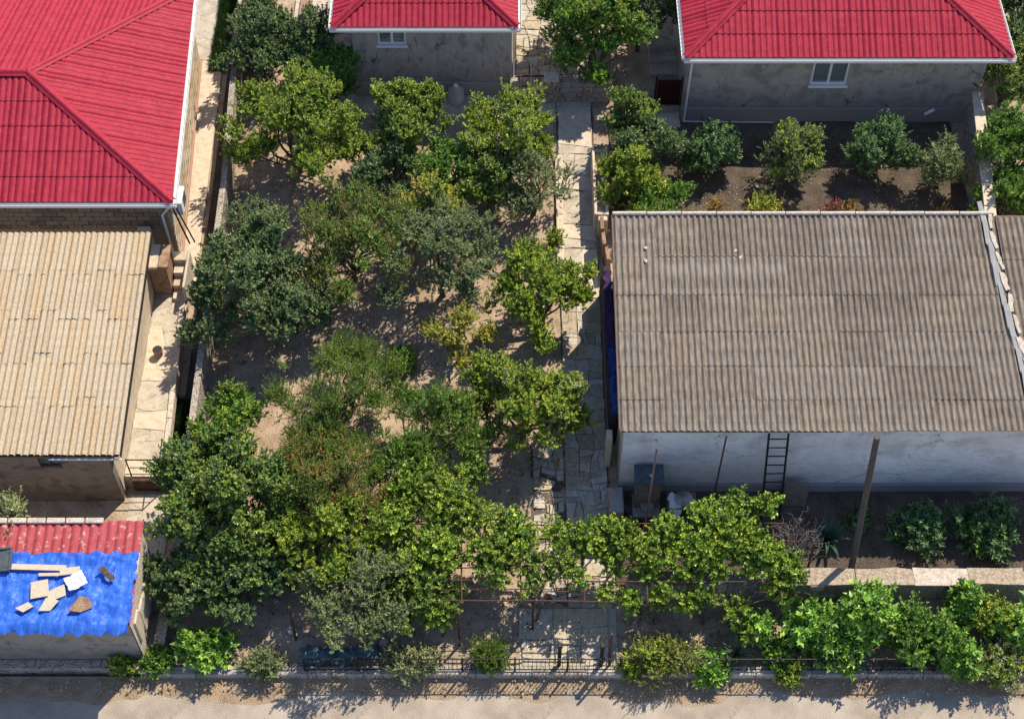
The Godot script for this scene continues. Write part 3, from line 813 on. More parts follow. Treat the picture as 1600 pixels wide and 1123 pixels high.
# ---------------------------------------------------------------- the setting
func setting() -> void:
	struct("ground", one(Vector3(-150, -.6, -150), Vector3(150, -.32, 150)), M.earth)
	struct("garden_soil", patch(-24, 24, -24, 10.6, .22, -.02, .09, 5), M.soil)
	struct("yard_soil", patch(2.95, 16.0, 4.7, 8.1, .2, .06, .07, 6), M.soil_shade_tint)  # yard sheet darkened in colour where the white house casts shade
	struct("back_garden_soil", patch(3.4, 15.6, -10.3, -2.2, .2, .055, .07, 7), M.soil_shade_tint)  # house shade put into this bed's soil colour
	# road: a sheet with a sandy verge along the fence wall
	struct("road", patch(-60, 60, 10.6, 24.1, .5, -.10, .010, 8), M.road)
	var vb := MB.new(); var vn := noise(19, .35, 4)
	var px := -40.0
	while px < 40.0:
		var e0 := 11.22 + vn.get_noise_1d(px) * .42; var e1 := 11.22 + vn.get_noise_1d(px + .1) * .42
		vb.quad(Vector3(px, -.098, e0), Vector3(px + .1, -.098, e1), Vector3(px + .1, -.06, 10.62), Vector3(px, -.06, 10.62))
		px += .1
	struct("road_verge", vb.mesh(), M.verge)
	# path: a bed with stones
	var path := struct("path", one(Vector3(1.55, -.25, -12.2), Vector3(2.85, -.005, 10.4)), M.bed)
	var mats := [M.slab, M.slab2, M.slab3]
	paving(path, 1.60, 2.80, -12.0, -2.4, 1, 9, .05, .005, .10, [M.concrete, M.pale_wall], 20)
	paving(path, 1.58, 2.82, -2.4, 8.6, 3, 23, .045, .006, .24, mats, 21)
	var apron := struct("rubble_paving", one(Vector3(.55, -.25, 3.2), Vector3(1.545, -.012, 8.5)), M.bed)
	paving(apron, .62, 1.54, 3.3, 8.5, 3, 14, .035, .016, .34, mats, 22, .12)
	var entry := struct("entrance_paving", one(Vector3(.2, -.25, 8.6), Vector3(2.9, -.0, 10.38)), M.concrete)
	paving(entry, .28, 2.66, 8.62, 10.36, 3, 3, .05, .008, .12, [M.concrete, M.slab3], 23)
	var fore := struct("forecourt", one(Vector3(.12, -.25, -18.5), Vector3(2.7, .0, -11.75)), M.bed)
	paving(fore, .15, 2.65, -18.4, -11.75, 6, 14, .04, .012, .26, mats, 24)
	struct("house_apron", one(Vector3(-6.2, -.2, -11.7), Vector3(1.54, .03, -10.5)), M.concrete)
	# strips between the left houses and the long wall
	struct("concrete_apron", patchless([Vector2(-11.3, -13.4), Vector2(-10.52, -13.4), Vector2(-10.26, -3.0), Vector2(-10.8, -3.0)], .05), M.pale_wall)
	struct("alley_path", patchless([Vector2(-12.2, -20), Vector2(-10.98, -20), Vector2(-10.98, -13.42), Vector2(-12.2, -13.42)], .06), M.concrete)
	struct("lower_alley", patchless([Vector2(-11.2, 4.9), Vector2(-9.95, 4.9), Vector2(-9.95, 9.95), Vector2(-11.2, 9.95)], .03), M.concrete)
	struct("wall_shade_strip", patchless([Vector2(-10.3, -13.4), Vector2(-9.9, -13.4), Vector2(-9.5, 4.6), Vector2(-9.98, 4.6)], .02), M.soil_shade_tint)  # dark strip painted for the long wall's shadow, not a real channel
	# loose leaves, clods and pebbles nobody could count
	var b := MB.new(); b.col = Color.WHITE
	leaf_into(b, Vector3.ZERO, Vector3.BACK, Vector3.UP, .10, .06, .012, .02)
	var lf: Material = M.leaf
	tag(scatter(self, "fallen_leaves", b.mesh(), lf, [Rect2(-9.2, -11, 10.6, 21), Rect2(3.2, -10, 12, 7), Rect2(3, 8.6, 12, 1.7)], 6500, .35, 1.0, [Color(.30, .20, .10), Color(.20, .13, .06), Color(.36, .28, .15), Color(.12, .13, .04)], 31, .055), "brown fallen leaves scattered over the soil under the fruit trees", "leaf litter")
	var wd := sprig(77, 9, .10, .06, .03, 1.2)
	tag(scatter(self, "garden_weeds", wd, M.leaf, [Rect2(-9.0, -10.5, 10.2, 20), Rect2(-9.0, -3, 10.2, 12), Rect2(3, 8.6, 12, 1.7), Rect2(3.4, -9.6, 11.6, 7)], 420, .6, 1.7, [Color(.09, .13, .03), Color(.14, .16, .04), Color(.17, .14, .06)], 35, .03), "small green weeds dotted over the garden soil", "weeds")
	var pb := MB.new(); pb.box(Transform3D(Basis(Vector3(1, 1, 0).normalized(), .7), Vector3.ZERO), Vector3(.06, .04, .05), .014)
	tag(scatter(self, "pebbles", pb.mesh(), vcol(.95), [Rect2(-9.2, -11, 10.6, 21), Rect2(-9.2, -11, 10.6, 21), Rect2(.5, 3.2, 1.1, 5.4), Rect2(-40, 10.7, 80, .5), Rect2(-14, 10.75, 28, .35)], 2600, .3, 1.2, [Color(.36, .27, .18), Color(.44, .36, .27), Color(.30, .22, .14)], 32, -.012), "small clods and pebbles strewn over sandy soil and verge", "pebbles")
	var gr := MB.new()
	for k in 7:
		var a := k * .9
		gr.col = Color(1, 1, 1) * (.8 + .08 * (k % 4)); gr.col.a = 1
		var d := Vector3(cos(a) * .05, .16 + .02 * (k % 3), sin(a) * .05)
		gr.tri(Vector3(cos(a) * .02, 0, sin(a) * .02), Vector3(cos(a) * .02 + .012, 0, sin(a) * .02 + .008), d)
	tag(scatter(self, "grass_strip", gr.mesh(), M.leaf, [Rect2(-10.95, -19, .55, 6.2)], 2600, .8, 1.6, [Color(.05, .10, .03), Color(.07, .13, .03)], 33, .0), "narrow strip of green grass in the alley at the upper left", "grass")
	tag(scatter(self, "strip_weeds", gr.mesh(), M.leaf, [Rect2(-10.28, 1.6, .42, 3.2)], 1500, .8, 2.0, [Color(.035, .06, .03), Color(.05, .09, .035)], 34, .0), "low dark weeds growing between terrace and long wall", "weeds")

func vcol(rough: float) -> StandardMaterial3D:
	var m := StandardMaterial3D.new()
	m.vertex_color_use_as_albedo = true; m.roughness = rough; m.metallic_specular = .25
	return m

func patchless(pts: Array, top: float) -> ArrayMesh:
	var b := MB.new(); b.slab(PackedVector2Array(pts), -.2, top, .01); return b.mesh()

# ---------------------------------------------------------------- houses
func left_red_house() -> void:
	var t := thing("red_roofed_house", "pale block house with big red hip roof at the upper left corner", "house", Vector3(-15.5, 0, -8.5))
	var o := -t.position
	var wl := part(t, "wall", prism([Vector2(-21.2, -3.8), Vector2(-10.82, -3.8), Vector2(-11.32, -13.2), Vector2(-21.2, -13.2)], 0, 3.3, o), M.mortar)
	blocks(wl, o + Vector3(-16.75, 0, -3.8), Vector3.RIGHT, 5.9, 1.85, 3.3, .45, .205, [M.shade_block, M.shade_block2], 3)  # south face: shade is put into the darker block colour
	var e0 := Vector3(-10.82, 0, -3.8); var e1 := Vector3(-11.32, 0, -13.2)
	blocks(wl, o + e0, (e1 - e0).normalized(), 9.4, .3, 3.3, .62, .25, [M.block, M.block2, M.block3], 4)
	var st := MB.new(); st.bar(o + e0 + Vector3(.075, .26, 0), o + e1 + Vector3(.075, .26, 0), .05, .09)
	part(t, "plinth", st.mesh(), M.pale_red)
	var roof := part(t, "roof", prism([Vector2(-21.5, -3.55), Vector2(-10.6, -3.55), Vector2(-11.05, -13.4), Vector2(-21.5, -13.4)], 3.3, 3.36, o), M.white_paint)
	var SE := o + Vector3(-10.48, 3.4, -3.5); var NE := o + Vector3(-10.98, 3.4, -13.5); var A := o + Vector3(-15.3, 4.92, -7.6)
	var SW := o + Vector3(-21.7, 3.4, -3.5); var NW := o + Vector3(-21.7, 3.4, -13.5); var B := o + Vector3(-18.0, 4.92, -7.6)
	# south slope
	slope_between(roof, SW, SE, B, A, M.red, M.red)
	slope_between(roof, SE, NE, A, A, M.red, M.red)
	slope_between(roof, NE, NW, A, B, M.red, M.red)
	slope_between(roof, NW, SW, B, B, M.red, M.red)
	for p in [[A, SE], [A, NE], [B, A], [B, SW], [B, NW]]: cap(roof, p[0], p[1], M.red, .1)
	gutter(t, SW + Vector3(0, -.02, .06), SE + Vector3(.12, -.02, .06))
	gutter(t, SE + Vector3(.07, -.03, .0), NE + Vector3(.07, -.03, 0))
	var b := MB.new()
	b.tube(PackedVector3Array([SE + Vector3(-.02, -.15, .02), SE + Vector3(-.25, -.5, -.2), o + Vector3(-10.95, 2.6, -3.70), o + Vector3(-10.95, .1, -3.70)]), PackedFloat32Array([.045, .045, .045, .045]), 8)
	part(t, "downpipe", b.mesh(), M.white_paint)
	b = MB.new()
	b.pipe(SE + Vector3(-.02, -.12, .06), o + Vector3(-10.34, 1.20, -3.73), .03); b.pipe(SE + Vector3(.06, -.12, .0), o + Vector3(-10.18, 1.20, -3.78), .026)
	part(t, "black_pipe", b.mesh(), M.iron)
	# air conditioner hung on the wall under the eave
	var ac := thing("air_conditioner", "white air conditioner outdoor unit hung under the red eave", "air conditioner", Vector3(-10.45, 2.55, -4.1))
	part(ac, "casing", one(Vector3(-.16, 0, -.38), Vector3(.16, .56, .38), .03), M.white_paint)
	b = MB.new()
	for k in 9: b.bar(Vector3(.168, .10 + k * .045, -.3), Vector3(.168, .10 + k * .045, .12), .01, .012)
	part(ac, "grille", b.mesh(), M.curtain)
	b = MB.new(); b.bar(Vector3(-.4, -.02, -.25), Vector3(.12, -.02, -.25), .03, .03); b.bar(Vector3(-.4, -.02, .25), Vector3(.12, -.02, .25), .03, .03)
	part(ac, "bracket", b.mesh(), M.zinc)

func prism(pts: Array, y0: float, y1: float, off: Vector3) -> ArrayMesh:
	var q := PackedVector2Array()
	for p in pts: q.append(p + Vector2(off.x, off.z))
	var b := MB.new(); b.slab(q, y0 + off.y, y1 + off.y, .004); return b.mesh()

# metal-tile slope from an eave a-b (left to right seen from outside) up to the ridge c-d above a and b
func slope_between(roof: Node3D, a: Vector3, b: Vector3, c: Vector3, d: Vector3, m: Material, _m2: Material, step := .85) -> void:
	var u := (b - a).normalized()
	var w := a.distance_to(b)
	var cu := (c - a).dot(u); var du := (d - a).dot(u)
	var up := (c - a) - u * cu
	var vmax := up.length()
	tile_slope(roof, a, u, up / vmax, w, vmax, cu / vmax, (w - du) / vmax, m, step)

func middle_red_house() -> void:
	var t := thing("red_roofed_house", "small grey plastered house with red hip roof at the top centre", "house", Vector3(-2.7, 0, -11.7))
	var o := -t.position
	var win := Rect2(-4.62 + o.x, 2.36, .98, .82)
	front_wall(t, "wall", -5.5 + o.x, 0.0 + o.x, 0, 0, 3.35, wall_mat(101, Color(.40, .385, .36), Color(.08, .078, .078), .35, .35, .55), win)
	window_in(t, win, 0, false)
	var b := MB.new()
	b.boxm(o + Vector3(-5.5, 0, -16.6), o + Vector3(-5.26, 3.35, -11.944)); b.boxm(o + Vector3(-.24, 0, -16.6), o + Vector3(0, 3.35, -11.944)); b.boxm(o + Vector3(-5.256, 0, -16.6), o + Vector3(-.244, 3.35, -16.36))
	part(t, "wall", b.mesh(), M.wall_grey)
	part(t, "plinth", one(o + Vector3(-5.56, -.1, -11.72), o + Vector3(.06, .62, -11.62), .012), wall_mat(102, Color(.34, .325, .30), Color(.07, .066, .06), .5, .2, .5))
	var roof := part(t, "roof", prism([Vector2(-6.0, -11.5), Vector2(.1, -11.5), Vector2(.1, -16.8), Vector2(-6, -16.8)], 3.34, 3.38, o), M.white_paint)
	var SW := o + Vector3(-6.1, 3.42, -11.4); var SE := o + Vector3(.2, 3.42, -11.4); var NW := o + Vector3(-6.1, 3.42, -16.9); var NE := o + Vector3(.2, 3.42, -16.9)
	var A := o + Vector3(-2.95, 4.85, -14.15)
	slope_between(roof, SW, SE, A, A, M.red, M.red); slope_between(roof, SE, NE, A, A, M.red, M.red)
	slope_between(roof, NE, NW, A, A, M.red, M.red); slope_between(roof, NW, SW, A, A, M.red, M.red)
	for p in [SW, SE, NE, NW]: cap(roof, A, p, M.red, .1)
	gutter(t, SW + Vector3(-.08, -.03, .06), SE + Vector3(.08, -.03, .06)); gutter(t, SE + Vector3(.07, -.034, .0), NE + Vector3(.07, -.034, 0)); gutter(t, NW + Vector3(-.07, -.034, .0), SW + Vector3(-.07, -.034, 0))
	b = MB.new()
	b.tube(PackedVector3Array([SE + Vector3(-.05, -.1, .05), o + Vector3(.06, 3.0, -11.60), o + Vector3(.06, .1, -11.60)]), PackedFloat32Array([.04, .04, .04]), 8)
	part(t, "downpipe", b.mesh(), M.white_paint)
	# meter box and white tank at the foot of the wall
	var tank := thing("water_tank", "pale rounded tank standing at the foot of the grey house wall", "tank", Vector3(-1.98, 0.00, -11.36))
	b = MB.new()
	b.tube(PackedVector3Array([Vector3(0, 0, 0), Vector3(0, .06, 0), Vector3(0, .55, 0), Vector3(0, .68, 0), Vector3(0, .74, 0)]), PackedFloat32Array([.24, .28, .28, .22, .1]), 16)
	part(tank, "barrel", b.mesh(), M.zinc)
	b = MB.new(); b.tube(PackedVector3Array([Vector3(0, .735, 0), Vector3(0, .80, 0)]), PackedFloat32Array([.09, .08]), 12)
	part(tank, "lid", b.mesh(), M.white_paint)

func right_red_house() -> void:
	var t := thing("red_roofed_house", "wide grey plastered house with red hip roof at the upper right", "house", Vector3(11, 0, -10.4))
	var o := -t.position
	var win := Rect2(10.22 + o.x, 1.72, 1.24, 1.22)
	front_wall(t, "wall", 5.98 + o.x, 16.1 + o.x, 0, 0, 3.2, wall_mat(103, Color(.40, .385, .355), Color(.085, .083, .085), .55, .30, .5), win)
	window_in(t, win, 0, true)
	var b := MB.new()
	b.boxm(o + Vector3(5.98, 0, -18.2), o + Vector3(6.22, 3.2, -10.644)); b.boxm(o + Vector3(15.86, 0, -18.2), o + Vector3(16.1, 3.2, -10.644)); b.boxm(o + Vector3(6.224, 0, -18.2), o + Vector3(15.856, 3.2, -17.96))
	part(t, "wall", b.mesh(), M.wall_grey)
	part(t, "plinth", one(o + Vector3(5.93, -.1, -10.45), o + Vector3(16.14, .66, -10.31), .012), wall_mat(104, Color(.27, .26, .25), Color(.05, .05, .052), .6, .2, .6))
	var roof := part(t, "roof", prism([Vector2(5.9, -10.25), Vector2(16.7, -10.25), Vector2(16.7, -18.4), Vector2(5.9, -18.4)], 3.13, 3.17, o), M.white_paint)
	var SW := o + Vector3(5.82, 3.2, -10.15); var SE := o + Vector3(16.78, 3.2, -10.15); var NW := o + Vector3(5.82, 3.2, -18.6); var NE := o + Vector3(16.78, 3.2, -18.6)
	var A := o + Vector3(10.05, 4.95, -14.38); var B := o + Vector3(12.55, 4.95, -14.38)
	slope_between(roof, SW, SE, A, B, M.red, M.red); slope_between(roof, SE, NE, B, B, M.red, M.red)
	slope_between(roof, NE, NW, B, A, M.red, M.red); slope_between(roof, NW, SW, A, A, M.red, M.red)
	for p in [[A, SW], [B, SE], [B, NE], [A, NW], [A, B]]: cap(roof, p[0], p[1], M.red, .1)
	gutter(t, SW + Vector3(-.06, -.03, .07), SE + Vector3(.08, -.03, .07)); gutter(t, SE + Vector3(.07, -.034, .0), NE + Vector3(.07, -.034, 0)); gutter(t, NW + Vector3(-.07, -.034, .0), SW + Vector3(-.07, -.034, 0))
	b = MB.new()
	b.tube(PackedVector3Array([SW + Vector3(.05, -.1, .04), o + Vector3(6.08, 2.85, -10.32), o + Vector3(6.04, .1, -10.28)]), PackedFloat32Array([.04, .04, .04]), 8)
	part(t, "downpipe", b.mesh(), M.white_paint)
	b = MB.new(); b.pipe(o + Vector3(6.0, .12, -10.24), o + Vector3(9.2, .08, -10.24), .03)
	part(t, "water_pipe", b.mesh(), M.zinc)
	b = MB.new(); b.bar(o + Vector3(14.4, .5, -10.2), o + Vector3(14.7, .75, -10.2), .1, .1, .02)
	part(t, "vent_pipe", b.mesh(), M.white_paint)

func grey_roofed_house() -> void:
	var t := thing("slate_roofed_house", "long whitewashed house under a grey corrugated slate roof", "house", Vector3(8.8, 0, 1.4))
	var o := -t.position
	front_wall(t, "wall", 3.14 + o.x, 19.5 + o.x, 4.75 + o.z, 0, 3.34, wall_mat(105, Color(.80, .805, .81), Color(.16, .155, .15), .30, .38, .35))
	var b := MB.new()
	b.boxm(o + Vector3(3.14, 0, -1.95), o + Vector3(3.38, 3.4, 4.506)); b.boxm(o + Vector3(3.384, 0, -1.95), o + Vector3(19.5, 4.3, -1.7))
	part(t, "wall", b.mesh(), M.pale_wall)
	part(t, "plinth", one(o + Vector3(3.10, -.1, 4.70), o + Vector3(19.5, .42, 4.83), .015), wall_mat(106, Color(.27, .27, .28), Color(.06, .058, .056), .5, .2, .7))
	part(t, "fascia", one(o + Vector3(3.04, 3.22, 4.76), o + Vector3(9.2, 3.42, 4.84), .006), M.blue_trim)
	part(t, "fascia", one(o + Vector3(9.2, 3.27, 4.76), o + Vector3(19.4, 3.42, 4.83), .006), M.blue_trim)
	var top := o + Vector3(2.98, 4.47, -2.05); var low := o + Vector3(2.98, 3.43, 4.92)
	var v := (low - top).normalized(); var L := top.distance_to(low)
	var nrm := v.cross(Vector3.RIGHT).normalized()
	var roof := part(t, "roof", one(Vector3(0, -.06, .02), Vector3(16.4, -.025, L - .06)), M.wood, Transform3D(Basis(Vector3.RIGHT, nrm, v), top))
	var r := RandomNumberGenerator.new(); r.seed = 77
	var sheets: Array = []
	var cols := 9; var pitch := .1795
	var wd := pitch * 7
	for k in 3: sheets.append(corr(wd, pitch, .072, 1.32, .011, false, 8, .006, k))
	var mats := [M.slate, M.slate, M.slate2, M.slate3, M.slate4]
	var cuts := [0.0, 1.42, 2.72, 3.92, 5.02, 6.08, L]
	for j in 6:
		for i in cols:
			var sl: float = (cuts[j + 1] - cuts[j] + .04) / 1.32
			var skew := r.randf_range(-.004, .004)
			var tr := Transform3D(Basis(Vector3(1, skew * .3, 0), Vector3(0, 1, 0), Vector3(skew, r.randf_range(-.002, .005), sl)), Vector3(wd * i + r.randf_range(-.006, .006), r.randf_range(0, .008) + .004 * (i % 2), cuts[j] - .0 + r.randf_range(-.014, .014)))
			part(roof, "slate_sheet", sheets[r.randi() % 3], mats[r.randi() % 5], tr)
	# white ridge capping, board on the open gable edge
	b = MB.new()
	for k in 11: b.tube(PackedVector3Array([Vector3(k * 1.03, .07, -.01), Vector3(k * 1.03 + 1.0, .075, -.012)]), PackedFloat32Array([.062, .066]), 8)
	part(roof, "ridge_cap", b.mesh(), M.whitewash)
	part(roof, "verge_board", one(Vector3(-.035, -.07, 0), Vector3(-.002, .075, L), .004), M.wood)
	for k in 4:
		var lump := MB.new(); lump.slab(PackedVector2Array([Vector2(-.07, -.03), Vector2(.02, -.05), Vector2(.08, .0), Vector2(.03, .05), Vector2(-.05, .04)]), -.02, .012, .01)
		part(roof, "mortar_patch", lump.mesh(), M.whitewash, Transform3D(Basis(Vector3.UP, k * .7), Vector3([.95, 3.55, 3.7, .92, 4.0, .35, 10.7, 1.9, 2.6][k], .066, [1.18, 1.28, 1.5, 1.62, 1.62, 1.3, 1.2, 1.4, 1.55][k])))
	# neighbour's roof beyond a jumbled flashing
	var n := thing("slate_roofed_house", "neighbouring house with grey slate roof cut by the right edge", "house", Vector3(16.5, 0, 1.4))
	o = -n.position
	part(n, "wall", one(o + Vector3(14.7, 0, -1.9), o + Vector3(19.6, 3.2, 4.6)), M.pale_wall)
	var nt := o + Vector3(14.35, 4.50, -2.05); var roof2 := part(n, "roof", one(Vector3(0, -.06, .02), Vector3(6, -.025, L - .06)), M.wood, Transform3D(Basis(Vector3.RIGHT, nrm, v), nt))
	for j in 6:
		for i in 4:
			var sl: float = (cuts[j + 1] - cuts[j] + .04) / 1.32
			part(roof2, "slate_sheet", sheets[r.randi() % 3], mats[r.randi() % 5], Transform3D(Basis(Vector3.RIGHT, Vector3.UP, Vector3(0, 0, sl)), Vector3(wd * i + r.randf_range(-.01, .01), r.randf_range(0, .008), cuts[j] + r.randf_range(-.014, .014) + .12)))
	var prev := 0.0
	for k in 11:
		var f := k / 10.0
		var px := lerpf(13.93, 14.52, f) + o.x + r.randf_range(-.025, .025)
		var q := Vector3(px, 4.47 - 1.04 * f + .085 + .012 * (k % 2), -2.05 + 6.97 * f + o.z)
		var w := r.randf_range(.15, .22)
		var bs := Basis(Vector3.RIGHT, nrm, v) * Basis(Vector3.UP, .085 + r.randf_range(-.08, .05)) * Basis(Vector3.BACK, r.randf_range(-.30, -.02)) * Basis(Vector3.RIGHT, r.randf_range(.01, .05))
		var fl := MB.new()
		fl.slab(PackedVector2Array([Vector2(-w * .5, -.40), Vector2(w * .4, -.42), Vector2(w * .55, .1), Vector2(w * .5, .40), Vector2(-w * .1, .46), Vector2(-w * .55, .36)]), -.008, .008, .005)
		part(n, "flashing_sheet", fl.mesh(), M.lead, Transform3D(bs, q))
		fl = MB.new()
		var u := r.randf_range(.10, .17)
		fl.slab(PackedVector2Array([Vector2(-u * .5, -.30), Vector2(u * .3, -.26), Vector2(u * .6, -.05), Vector2(u * .35, .1), Vector2(u * .55, .3), Vector2(-u * .3, .34), Vector2(-u * .6, .05)]), -.02, .025, .012)
		part(n, "mortar_lump", fl.mesh(), M.whitewash, Transform3D(Basis(Vector3.RIGHT, nrm, v) * Basis(Vector3.UP, r.randf_range(-.1, .2)), q + Vector3(.16 + r.randf_range(0, .04), -.025, .22)))

func beige_roofed_house() -> void:
	var t := thing("tile_roofed_house", "low house under a sandy beige barrel tile roof at left", "house", Vector3(-14, 0, 1.5))
	var o := -t.position
	front_wall(t, "wall", -21 + o.x, -11.35 + o.x, 5.12 + o.z, 0, 2.66, wall_mat(107, Color(.28, .24, .20), Color(.07, .06, .05), .6, .4, .7), Rect2(-13.35 + o.x, 1.85, .62, .5))
	var fr := MB.new()
	fr.boxm(o + Vector3(-13.35, 1.85, 5.0), o + Vector3(-12.73, 1.90, 5.06)); fr.boxm(o + Vector3(-13.35, 2.3, 5.0), o + Vector3(-12.73, 2.35, 5.06)); fr.boxm(o + Vector3(-13.06, 1.9, 5.0), o + Vector3(-13.02, 2.3, 5.06))
	var w := part(t, "window", one(o + Vector3(-13.35, 1.85, 4.6), o + Vector3(-12.73, 2.35, 4.62)), M.dark_in)
	part(w, "frame", fr.mesh(), M.rust)
	part(w, "pane", one(o + Vector3(-13.34, 1.89, 5.02), o + Vector3(-12.74, 2.31, 5.03)), M.glass)
	var b := MB.new()
	b.boxm(o + Vector3(-11.59, 0, -2.1), o + Vector3(-11.35, 3.08, 0)); b.boxm(o + Vector3(-11.59, 0, 0), o + Vector3(-11.35, 2.82, 2.5)); b.boxm(o + Vector3(-11.59, 0, 2.5), o + Vector3(-11.35, 2.56, 4.876)); b.boxm(o + Vector3(-21, 0, -2.1), o + Vector3(-11.594, 3.3, -1.9))
	part(t, "wall", b.mesh(), M.pale_wall)
	var top := o + Vector3(-10.93, 3.46, -2.2); var low := o + Vector3(-10.93, 2.66, 5.25)
	var v := (low - top).normalized(); var L := top.distance_to(low)
	var nrm := v.cross(Vector3.RIGHT).normalized()
	var roof := part(t, "roof", one(Vector3(-10.3, -.08, .02), Vector3(-.02, -.03, L - .05)), M.wood, Transform3D(Basis(Vector3.RIGHT, nrm, v), top))
	var r := RandomNumberGenerator.new(); r.seed = 78
	var pitch := .182
	var ms: Array = []
	for k in 4: ms.append(corr(pitch, pitch, .082, 1.0, .014, true, 10, .008, 40 + k))
	var mats := [M.tile, M.tile, M.tile2, M.tile3, M.tile4]
	for i in 36:
		var cuts := [0.0, 1.45, 3.0, 4.5, 5.9, L]
		if i % 8 >= 5: cuts = [0.0, 1.3, 2.7, 4.15, 5.6, L]
		var jog := r.randf_range(-.03, .03)
		for j in 5:
			var c0: float = cuts[j] + (r.randf_range(-.02, .02) + jog if j > 0 else 0.0)
			var sl: float = cuts[j + 1] - c0 + .07
			if j == 4: sl = L - c0 + r.randf_range(-.01, .02)
			part(roof, "roof_tile", ms[r.randi() % 4], mats[r.randi() % 5], Transform3D(Basis(Vector3(1.0, r.randf_range(-.02, .02), 0), Vector3(0, r.randf_range(.85, 1.15), 0), Vector3(r.randf_range(-.006, .006), 0, sl)), Vector3(-pitch * (i + 1) + r.randf_range(-.008, .008), r.randf_range(0, .008), c0)))
	part(roof, "verge_board", one(Vector3(.0, -.09, 0), Vector3(.03, .05, L), .004), M.iron)
	b = MB.new()
	b.tube(PackedVector3Array([low + Vector3(-2.0, -.16, .02), low + Vector3(-2.0, -.10, .06), low + Vector3(.05, -.10, .06)]), PackedFloat32Array([.03, .03, .03]), 6)
	part(t, "gutter_pipe", b.mesh(), M.white_paint)
	part(t, "fascia", one(o + Vector3(-21, 2.52, 5.125), o + Vector3(-11.0, 2.66, 5.2)), M.iron)
	# terrace on the sunny side
	var te := thing("terrace", "raised sandy concrete terrace beside the beige tile roof", "terrace", Vector3(-10.7, 0, .6))
	var q := -te.position
	part(te, "floor", prism([Vector2(-11.34, -3.0), Vector2(-10.45, -3.4), Vector2(-10.16, 4.62), Vector2(-11.34, 4.62)], -.2, .55, q), M.concrete)
	for k in 8:
		var z0 := -3.3 + k * .99
		var xa := lerpf(-10.45, -10.16, k / 8.0); var xb := lerpf(-10.45, -10.16, (k + 1) / 8.0)
		part(te, "edge_slab", prism([Vector2(xa - .1, z0), Vector2(xa + .06, z0), Vector2(xb + .06, z0 + .975), Vector2(xb - .1, z0 + .975)], .3, .66 + r.randf_range(-.015, .015), q), M.whitewash)
	paving(te, -11.32 + q.x, -10.3 + q.x, -2.0 + q.z, 4.55 + q.z, 1, 6, .575, .004, .10, [M.concrete, M.pale_wall], 41)
	part(te, "front_beam", one(q + Vector3(-11.12, -.1, 4.63), q + Vector3(-10.1, .5, 4.75), .02), M.rust)
	b = MB.new()
	for x in [-11.12, -10.14]: b.pipe(q + Vector3(x, .5, 4.6), q + Vector3(x, 1.45, 4.6), .022)
	b.pipe(q + Vector3(-11.12, 1.42, 4.6), q + Vector3(-10.14, 1.42, 4.6), .02); b.pipe(q + Vector3(-11.12, 1.0, 4.6), q + Vector3(-10.14, 1.0, 4.6), .014)
	b.pipe(q + Vector3(-10.14, 1.42, 4.6), q + Vector3(-10.16, 1.42, 3.9), .02); b.pipe(q + Vector3(-10.16, .6, 3.9), q + Vector3(-10.16, 1.42, 3.9), .02)
	part(te, "railing", b.mesh(), M.iron)
	# porch masonry between the two houses
	var po := thing("porch", "small masonry porch with flat stone top between the two left houses", "porch", Vector3(-10.9, 0, -2.6))
	q = -po.position
	part(po, "side_wall", one(q + Vector3(-11.75, 0, -3.5), q + Vector3(-11.36, 2.3, -2.3), .02), M.block)
	part(po, "pier", one(q + Vector3(-11.34, 0, -2.9), q + Vector3(-10.78, 1.9, -2.15), .02), M.brown_sheet)
	part(po, "top_slab", one(q + Vector3(-11.32, 1.9, -3.0), q + Vector3(-11.02, 2.02, -2.05), .015), M.block)
	part(po, "top_slab", one(q + Vector3(-11.01, 1.9, -3.0), q + Vector3(-10.7, 2.0, -2.08), .015), M.brown_sheet)
	for k in 4: part(po, "step", one(q + Vector3(-10.74, 0, -3.3 + k * .36), q + Vector3(-10.34, 1.3 - k * .2, -2.95 + k * .36), .015), [M.block, M.pale_wall, M.block3, M.pale_wall][k])
	part(po, "handrail", one(q + Vector3(-10.33, .6, -3.3), q + Vector3(-10.25, 1.35, -1.8), .02), M.whitewash)
	var bk := thing("bucket", "dark brown bucket left on the sandy terrace", "bucket", Vector3(-10.9, .58, .25))
	b = MB.new(); b.tube(PackedVector3Array([Vector3(0, 0, 0), Vector3(0, .28, 0)]), PackedFloat32Array([.12, .16]), 14)
	part(bk, "pail", b.mesh(), M.brown_sheet)
	b = MB.new(); b.tube(PackedVector3Array([Vector3(0, .282, 0), Vector3(0, .286, 0)]), PackedFloat32Array([.145, .145]), 14)
	part(bk, "contents", b.mesh(), M.dark_in)

